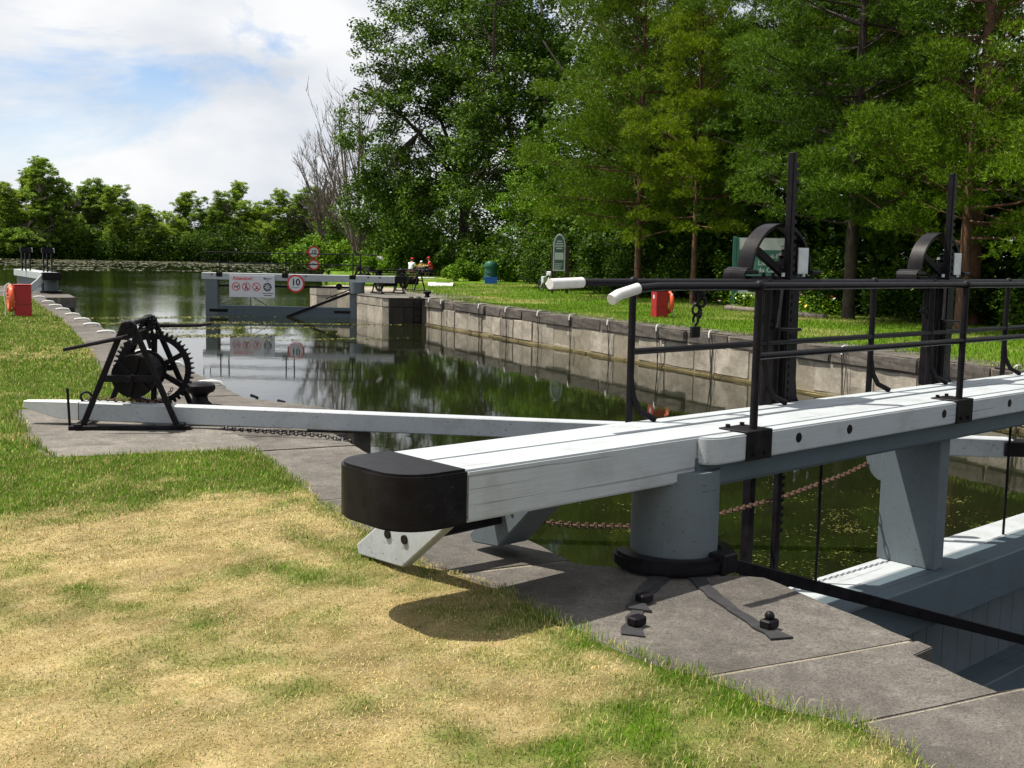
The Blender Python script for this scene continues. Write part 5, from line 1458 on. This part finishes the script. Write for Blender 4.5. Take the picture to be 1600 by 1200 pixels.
# ---- pines along the lawn, from the left
pine('pine tree standing nearest the notice board with layered dark boughs', (27.6, 43.9, .05), 17.5, 3.3, 5.6, NEEDLE, BARKR, 101, .17, .26, 1.1)
pine('yellow-green young pine right of the pine by the notice board', (27.0, 38.6, .05), 13.0, 3.3, 3.2, NEEDLE_Y, BARKR, 102, .13, .24, 1.5)
pine('blue-green pine above the park sign with low sweeping boughs', (29.6, 35.6, .05), 17.5, 3.7, 5.4, NEEDLE_B, BARK, 103, .19, .24, 1.2)
pine('tall dark pine with a bare lower trunk between the two sluice gears', (26.0, 28.3, .05), 18.0, 3.2, 4.8, NEEDLE_B, BARK, 104, .21, .24, 1.2, gaps=((5.2, 6.2, .4),))
pine('pine with bushy bright boughs over the right sluice gear', (25.2, 22.9, .05), 7.0, 2.5, 4.2, NEEDLE, BARKR, 105, .19, .22, 1.5)
pine('tall red-barked pine with an open top at the right edge', (27.8, 24.9, .1), 17.0, 4.6, 3.6, NEEDLE, BARKR, 106, .24, .22, 1.0, gaps=((6.6, 9.6, .85),))
pine('pine at the far right edge of the photo behind the rails', (25.0, 18.3, .05), 12.0, 2.6, 3.4, NEEDLE, BARK, 107, .2, .21, 1.0, gaps=((5.0, 7.0, .7),))

back = [o for o in COL.objects if o.name.startswith('pine_tree') and o.parent is None]
for i, (x, y, k, s_, lab) in enumerate(((31.5, 36.5, 2, 1.0, 'dark pine standing behind the blue-green pine'), (31.0, 29.5, 0, 1.05, 'dark pine standing behind the two sluice gears'),
                                        (32.0, 47.5, 3, .95, 'dark pine standing behind the pine by the notice board'))):
    c_ = copy_tree(back[k]); c_.location = (x, y, .1); c_.scale = (s_, s_, s_); c_.rotation_euler = (0, 0, 1.0 + 2 * i); c_['label'] = lab

# ---- broadleaf trees behind
leafy_tree('ash_tree', 'tall spreading broadleaf tree with feathery crown beside the dead tree', (39.6, 92.5, .2), 27, [(-4.5, 0, 12, 7.0, 6.5, 7.0), (-3.2, 1, 20, 6.5, 6, 6.5), (3.2, 0, 19, 7, 6, 7), (-6.0, 0, 6.0, 5.0, 5, 4.5)],
           LEAF_ASH, BARK, 480, 140, .15, 201, .5, .32, 'big trees behind the picnic table', 1.15)
leafy_tree('ash_tree', 'dark tall broadleaf tree behind the bright maple with sky in its top', (41.0, 82.0, .2), 28, [(-1.5, 0, 15, 6.0, 6, 6.0), (1.5, 0, 22, 8.0, 6, 6.0), (-3, 0, 9, 5.5, 5, 5)],
           LEAF_ASH, BARK, 360, 120, .15, 202, .5, .34, 'big trees behind the picnic table', 1.15)
leafy_tree('maple_tree', 'bright green maple with low boughs behind the litter barrel', (35.6, 65.0, .12), 11.0, [(-1.0, 0, 5.2, 4.3, 3.8, 3.4), (1.6, 0, 3.6, 3.8, 3.4, 3.0), (-.6, 0, 7.4, 2.6, 2.6, 2.2)],
           LEAF_MAPLE, BARK, 190, 190, .085, 203, .16, .28, None, .75)
leafy_tree('broadleaf_tree', 'dark broadleaf tree filling the gap behind the pine by the notice board', (38, 58, .2), 21, [(0, 0, 11, 6, 6, 6.0), (0, 0, 5, 6, 5.5, 5)],
           LEAF_ASH, BARK, 300, 110, .14, 204, .35, .3, 'dark trees behind the pines', 1.0)
# backing wood: dark mass of trunks and foliage behind the pines
def mass(name, label, spots, leaf_m, per, leaf, seed, cat='wood'):
    r = np.random.default_rng(seed)
    C, R_ = [], []
    for (x, y, h, w) in spots:
        k = int(12 + h * w * .9)
        C.append(np.c_[x + r.normal(0, w * .5, k), y + r.normal(0, w * .5, k), h * r.random(k) ** .85])
        R_.append(.7 + .9 * r.random(k))
    C = np.concatenate(C); R_ = np.concatenate(R_)
    idx = np.repeat(np.arange(len(C)), per)
    d = r.normal(0, 1, (len(idx), 3)); d /= np.linalg.norm(d, axis=1)[:, None]
    P = C[idx] + d * (r.random((len(idx), 1)) ** .4) * R_[idx][:, None]
    P = P[P[:, 2] > 0.05]
    V, F = quad_cloud(P, np.full(len(P), leaf), r, .4, .6, True)
    o = np_mesh(name, V, F, leaf_m, k=3)
    return tag(o, label, cat, kind='stuff')
spots = [(30 + .1 * k + rnd.uniform(-1, 2), 14 + 3.2 * k, rnd.uniform(5.5, 8), 3.2) for k in range(16)] + \
        [(35 + .15 * k + rnd.uniform(-1, 2), 12 + 3.4 * k, rnd.uniform(11, 16.5), 3.5) for k in range(17)] + \
        [(43 + rnd.uniform(-1, 2), 60 + 5 * k, rnd.uniform(8, 13), 4) for k in range(10)]
spots += [(30.5 + rnd.uniform(-.6, 1.2), 11 + 1.5 * k, rnd.uniform(2.5, 4.5), 1.6) for k in range(34)]
spots += [(38.5 + rnd.uniform(-.8, .8), 55 + 2.4 * k, rnd.uniform(3.5, 8), 2.4) for k in range(10)]
spots = [(x + max(0, (y - 44) * .3) * (x < 36), y, h, w) for x, y, h, w in spots]
mass('backing_wood', 'dark mass of woodland behind the pines on the right bank', spots, LEAF_BUSH, 52, .20, 301)
spots = [(38 + 1.0 * k + rnd.uniform(-1, 1), 96 + 4.0 * k, rnd.uniform(7, 11), 3.5) for k in range(9)] + [(38.5 + rnd.uniform(-1.5, 2.5), 112 + 2.2 * k, rnd.uniform(3.5, 6.5), 2.2) for k in range(10)]
mass('backing_wood', 'bright green thicket along the shore behind the dead tree', spots, LEAF_MAPLE, 60, .20, 302)

# ---- bushes along the lawn edge
BU = [(31.2, 72.5, 1.3, 1.0, 1.4, LEAF_MAPLE, 'low bright bush left of the brown marker post'),
      (33.0, 70.2, 1.2, 1.0, 1.6, LEAF_MAPLE, 'pale bush between the brown marker post and the green barrel'),
      (34.2, 61.5, 1.8, 1.6, 2.6, LEAF_BUSH, 'rounded bush right of the green barrel'),
      (31.2, 58.3, 2.2, 1.8, 3.2, LEAF_BUSH, 'tall leafy bush left of the notice board'),
      (30.4, 54.2, 1.8, 1.8, 3.4, LEAF_BUSH, 'dark leafy bush straight behind the notice board'),
      (29.6, 50.0, 2.0, 1.8, 3.4, LEAF_BUSH, 'bright leafy bush right of the notice board'),
      (29.6, 46.0, 2.0, 1.8, 2.9, LEAF_BUSH, 'dark bush behind the trunk of the pine by the notice board'),
      (28.9, 41.3, 1.5, 1.6, 2.5, LEAF_BUSH, 'bright bush right of the trunk of the pine by the notice board'),
      (29.5, 37.4, 1.8, 1.8, 3.0, LEAF_BUSH, 'dark bush left of the park sign'),
      (28.8, 31.0, 1.8, 2.0, 2.6, LEAF_BUSH, 'dark bush right of the flower bed'),
      (27.4, 26.2, 1.6, 1.7, 2.3, LEAF_BUSH, 'dark bush between the two sluice gears'),
      (27.0, 21.3, 1.6, 1.8, 2.6, LEAF_BUSH, 'leafy bush behind the right sluice gear'),
      (26.2, 16.8, 1.6, 1.8, 2.4, LEAF_BUSH, 'dark bush at the right edge of the photo')]
for i, (x, y, a_, b_, h, m_, lab) in enumerate(BU):
    bush('bush', lab, (x, y, at_z(x) - .05), a_, b_, h, m_, int(2200 * a_ * b_ ** .5 * h ** .5), .075 if y < 60 else .095, 400 + i, 'bushes along the lawn edge')
bush('shrub', 'dark rounded shrub directly behind the green barrel', (35.2, 70.5, .1), 2.6, 2.2, 3.6, LEAF_BUSH, 4200, .11, 436)
bush('shrub', 'round bright shrub on the shore behind the small speed sign', (32.0, 112.0, 0), 4.2, 3.0, 3.4, LEAF_MAPLE, 5200, .17, 431)
bush('shrub', 'low shore shrub right of the small speed sign', (35.0, 103.0, 0), 3.0, 2.5, 2.2, LEAF_MAPLE, 2600, .16, 432)
bush('shrub', 'thicket bush left of the picnic table behind the winches', (36.0, 90.0, 0), 3.6, 2.6, 3.2, LEAF_BUSH, 4200, .16, 433)
bush('shrub', 'dark bush behind the picnickers', (36.8, 84.0, 0), 3.0, 2.4, 4.2, LEAF_BUSH, 4200, .15, 434)
bush('shrub', 'dark bush right of the person in red', (35.8, 77.5, 0), 2.4, 2.2, 3.6, LEAF_BUSH, 3600, .15, 435)

# ---- dead tree by the water
def dead_tree(label, loc, H, seed, n_main):
    r = np.random.default_rng(seed)
    t = thing('dead_tree', label, 'tree', loc, 0, 'bare dead trees on the shore')
    limbs = []
    def grow(p, d, L, r0, depth):
        pts, rs = limb(p, d, L, r0, r, .16, 6, .03)
        limbs.append((pts, rs, 6 if depth < 2 else 3))
        if depth >= 4: return
        for k in range(7 if depth < 2 else 4):
            s = r.uniform(.25, .95); i = min(5, int(s * 6)); q = pts[i]
            dd_ = (pts[i + 1] - pts[i]).normalized()
            side = Vector((r.normal(), r.normal(), r.normal() * .4)); side = (side - dd_ * side.dot(dd_)).normalized()
            grow(q, dd_ + side * r.uniform(.3, .75), L * r.uniform(.32, .52), max(.026, rs[i] * .6), depth + 1)
    for k in range(n_main):
        a = 6.283 * k / n_main + r.uniform(-.4, .4)
        grow(Vector((math.cos(a) * .25, math.sin(a) * .25, -.2)), (math.cos(a) * .13 - .05, math.sin(a) * .13, 1), H * r.uniform(.75, 1.0), .2, 1)
    tubes_mesh('trunk', limbs, BARKG, t)
    return t
dead_tree('tall bare dead tree against the sky at the water edge', (36.3, 111.5, 0), 18.8, 501, 6)
dead_tree('shorter bare dead tree left of the tall dead one', (36.9, 124.0, 0), 14.0, 502, 7)

# ---- far shore: individual trees sharing a few crowns
protos = []
far_specs = []
fr_ = np.random.default_rng(88)
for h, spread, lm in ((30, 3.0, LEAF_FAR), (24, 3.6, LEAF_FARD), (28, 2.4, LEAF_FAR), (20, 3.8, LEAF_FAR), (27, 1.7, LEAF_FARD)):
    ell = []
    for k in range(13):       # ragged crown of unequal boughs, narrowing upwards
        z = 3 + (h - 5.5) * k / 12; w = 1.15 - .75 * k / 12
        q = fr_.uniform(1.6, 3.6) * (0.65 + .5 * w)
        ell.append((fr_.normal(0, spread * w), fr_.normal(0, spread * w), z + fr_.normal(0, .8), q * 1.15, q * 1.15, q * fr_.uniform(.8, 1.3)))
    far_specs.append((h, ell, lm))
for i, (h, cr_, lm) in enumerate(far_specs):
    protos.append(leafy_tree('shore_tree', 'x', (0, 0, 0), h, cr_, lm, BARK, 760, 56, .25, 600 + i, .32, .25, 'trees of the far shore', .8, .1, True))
far_px = [(-30, 22, 0), (-8, 21, 4), (12, 24, 2), (28, 19, 3), (47, 26, 0), (64, 29, 0), (84, 27, 1), (104, 22, 2), (122, 20, 3), (142, 25, 1), (160, 23, 1), (178, 21, 0), (196, 23, 4), (214, 18, 3), (233, 18, 2),
          (252, 15, 3), (271, 14, 3), (290, 24, 2), (312, 20, 4), (330, 17, 1), (350, 22, 1), (370, 25, 0), (392, 19, 3), (412, 20, 1), (434, 22, 0), (456, 20, 3), (478, 24, 1), (502, 21, 0)]
for i, (px, h, k) in enumerate(far_px):
    # direction of that tree as seen from the lock: bearing from +Y in radians
    bear = math.radians(25.86) + math.atan((px - 800) / 1740.0)
    dist = 338 + rnd.uniform(-4, 16)
    src = protos[k]
    t_ = src if not src.get('used') else copy_tree(src)
    src['used'] = 1
    s = .88 * h / far_specs[k][0]
    t_.location = (dist * math.sin(bear), dist * math.cos(bear), 0.0)
    t_.scale = (s * rnd.uniform(1.05, 1.4), s * rnd.uniform(1.05, 1.3), s)
    t_.rotation_euler = (0, 0, rnd.uniform(0, 6.28))
    t_['label'] = '%s tree from the left on the far shore of the pond' % ORD[i]
for p_ in list(bpy.data.objects):
    if 'used' in p_: del p_['used']
r_ = np.random.default_rng(640)
C = []
for px in np.arange(-60, 545, 4.0):
    bear = math.radians(25.86) + math.atan((px - 800) / 1740.0)
    dist = 333 + r_.uniform(-2, 6)
    for q in range(4):
        C.append((dist * math.sin(bear) + r_.normal(0, 1.2), dist * math.cos(bear) + r_.normal(0, 1.2), W + abs(r_.normal(0, 1)) * 3.4 + .3))
C = np.array(C); idx = np.repeat(np.arange(len(C)), 80)
d = r_.normal(0, 1, (len(idx), 3)); d /= np.linalg.norm(d, axis=1)[:, None]
P = C[idx] + d * (r_.random((len(idx), 1)) ** .5) * 2.6
P = P[P[:, 2] > W]
V, F = quad_cloud(P, np.full(len(P), .34), r_, .4, .6, True)
tag(np_mesh('shore_thicket', V, F, LEAF_BUSH, k=3), 'dark continuous thicket along the far waterline', 'thicket', kind='stuff')

# ---- weeds on the water
def weeds(name, label, patches, size, seed, mat, flat=6.0, asp=.6):
    r = np.random.default_rng(seed); P = []
    for (x, y, sx, sy, n, rot) in patches:
        a_ = r.normal(0, sx, n); b_ = r.normal(0, sy, n)
        P.append(np.c_[x + a_ * math.cos(rot) - b_ * math.sin(rot), y + a_ * math.sin(rot) + b_ * math.cos(rot), W + .006 + .012 * r.random(n)])
    P = np.concatenate(P)
    V, F = quad_cloud(P, np.full(len(P), size), r, flat, asp)
    V[:, 2] = np.clip(V[:, 2], W + .004, W + .05)
    return tag(np_mesh(name, V, F, mat), label, 'water weed', kind='stuff')
cl = []
r_ = np.random.default_rng(9)
for k in range(110):
    lx, ly = r_.uniform(-0.3, 9), 5.4 + abs(r_.normal(0, 1.5))
    x, y = gl(lx, ly)
    if x > 3.6 and x < 17 and y > 5.6:
        cl.append((x, y, r_.uniform(.06, .45), r_.uniform(.03, .1), int(r_.uniform(6, 40)), r_.uniform(-.5, .9)))
weeds('water_weed', 'yellow-green weed floating on the water behind the near gate', cl, .02, 701, WEED, asp=.22)
weeds('water_weed', 'pale mats of weed floating in front of the far right gate',
      [(9.0, 45.0, 2.0, .28, 800, -.05), (8.2, 41.0, 1.5, .4, 900, .05), (7.0, 48.5, 2.0, .3, 900, 0), (13.0, 47.0, 2.2, .12, 500, -.25), (11.5, 38.5, 1.6, .1, 200, 0), (7.5, 52.5, 1.8, .35, 700, .05), (5.5, 43, .8, .3, 300, 0)], .05, 702, WEED)
pt_ = []
for k in range(110):
    y = r_.uniform(170, 325); px = r_.uniform(-20, 470)
    bear = math.radians(25.86) + math.atan((px - 800) / 1740.0)
    far = (y / 325) ** 2.2
    if r_.random() > far: continue
    pt_.append((y * math.sin(bear), y * math.cos(bear), r_.uniform(3, 12), r_.uniform(.5, 4.0), int(r_.uniform(40, 150)), r_.uniform(-.2, .1)))
weeds('lily_pads', 'pale bands of lily pads across the far part of the pond', pt_, .42, 703, LILY)
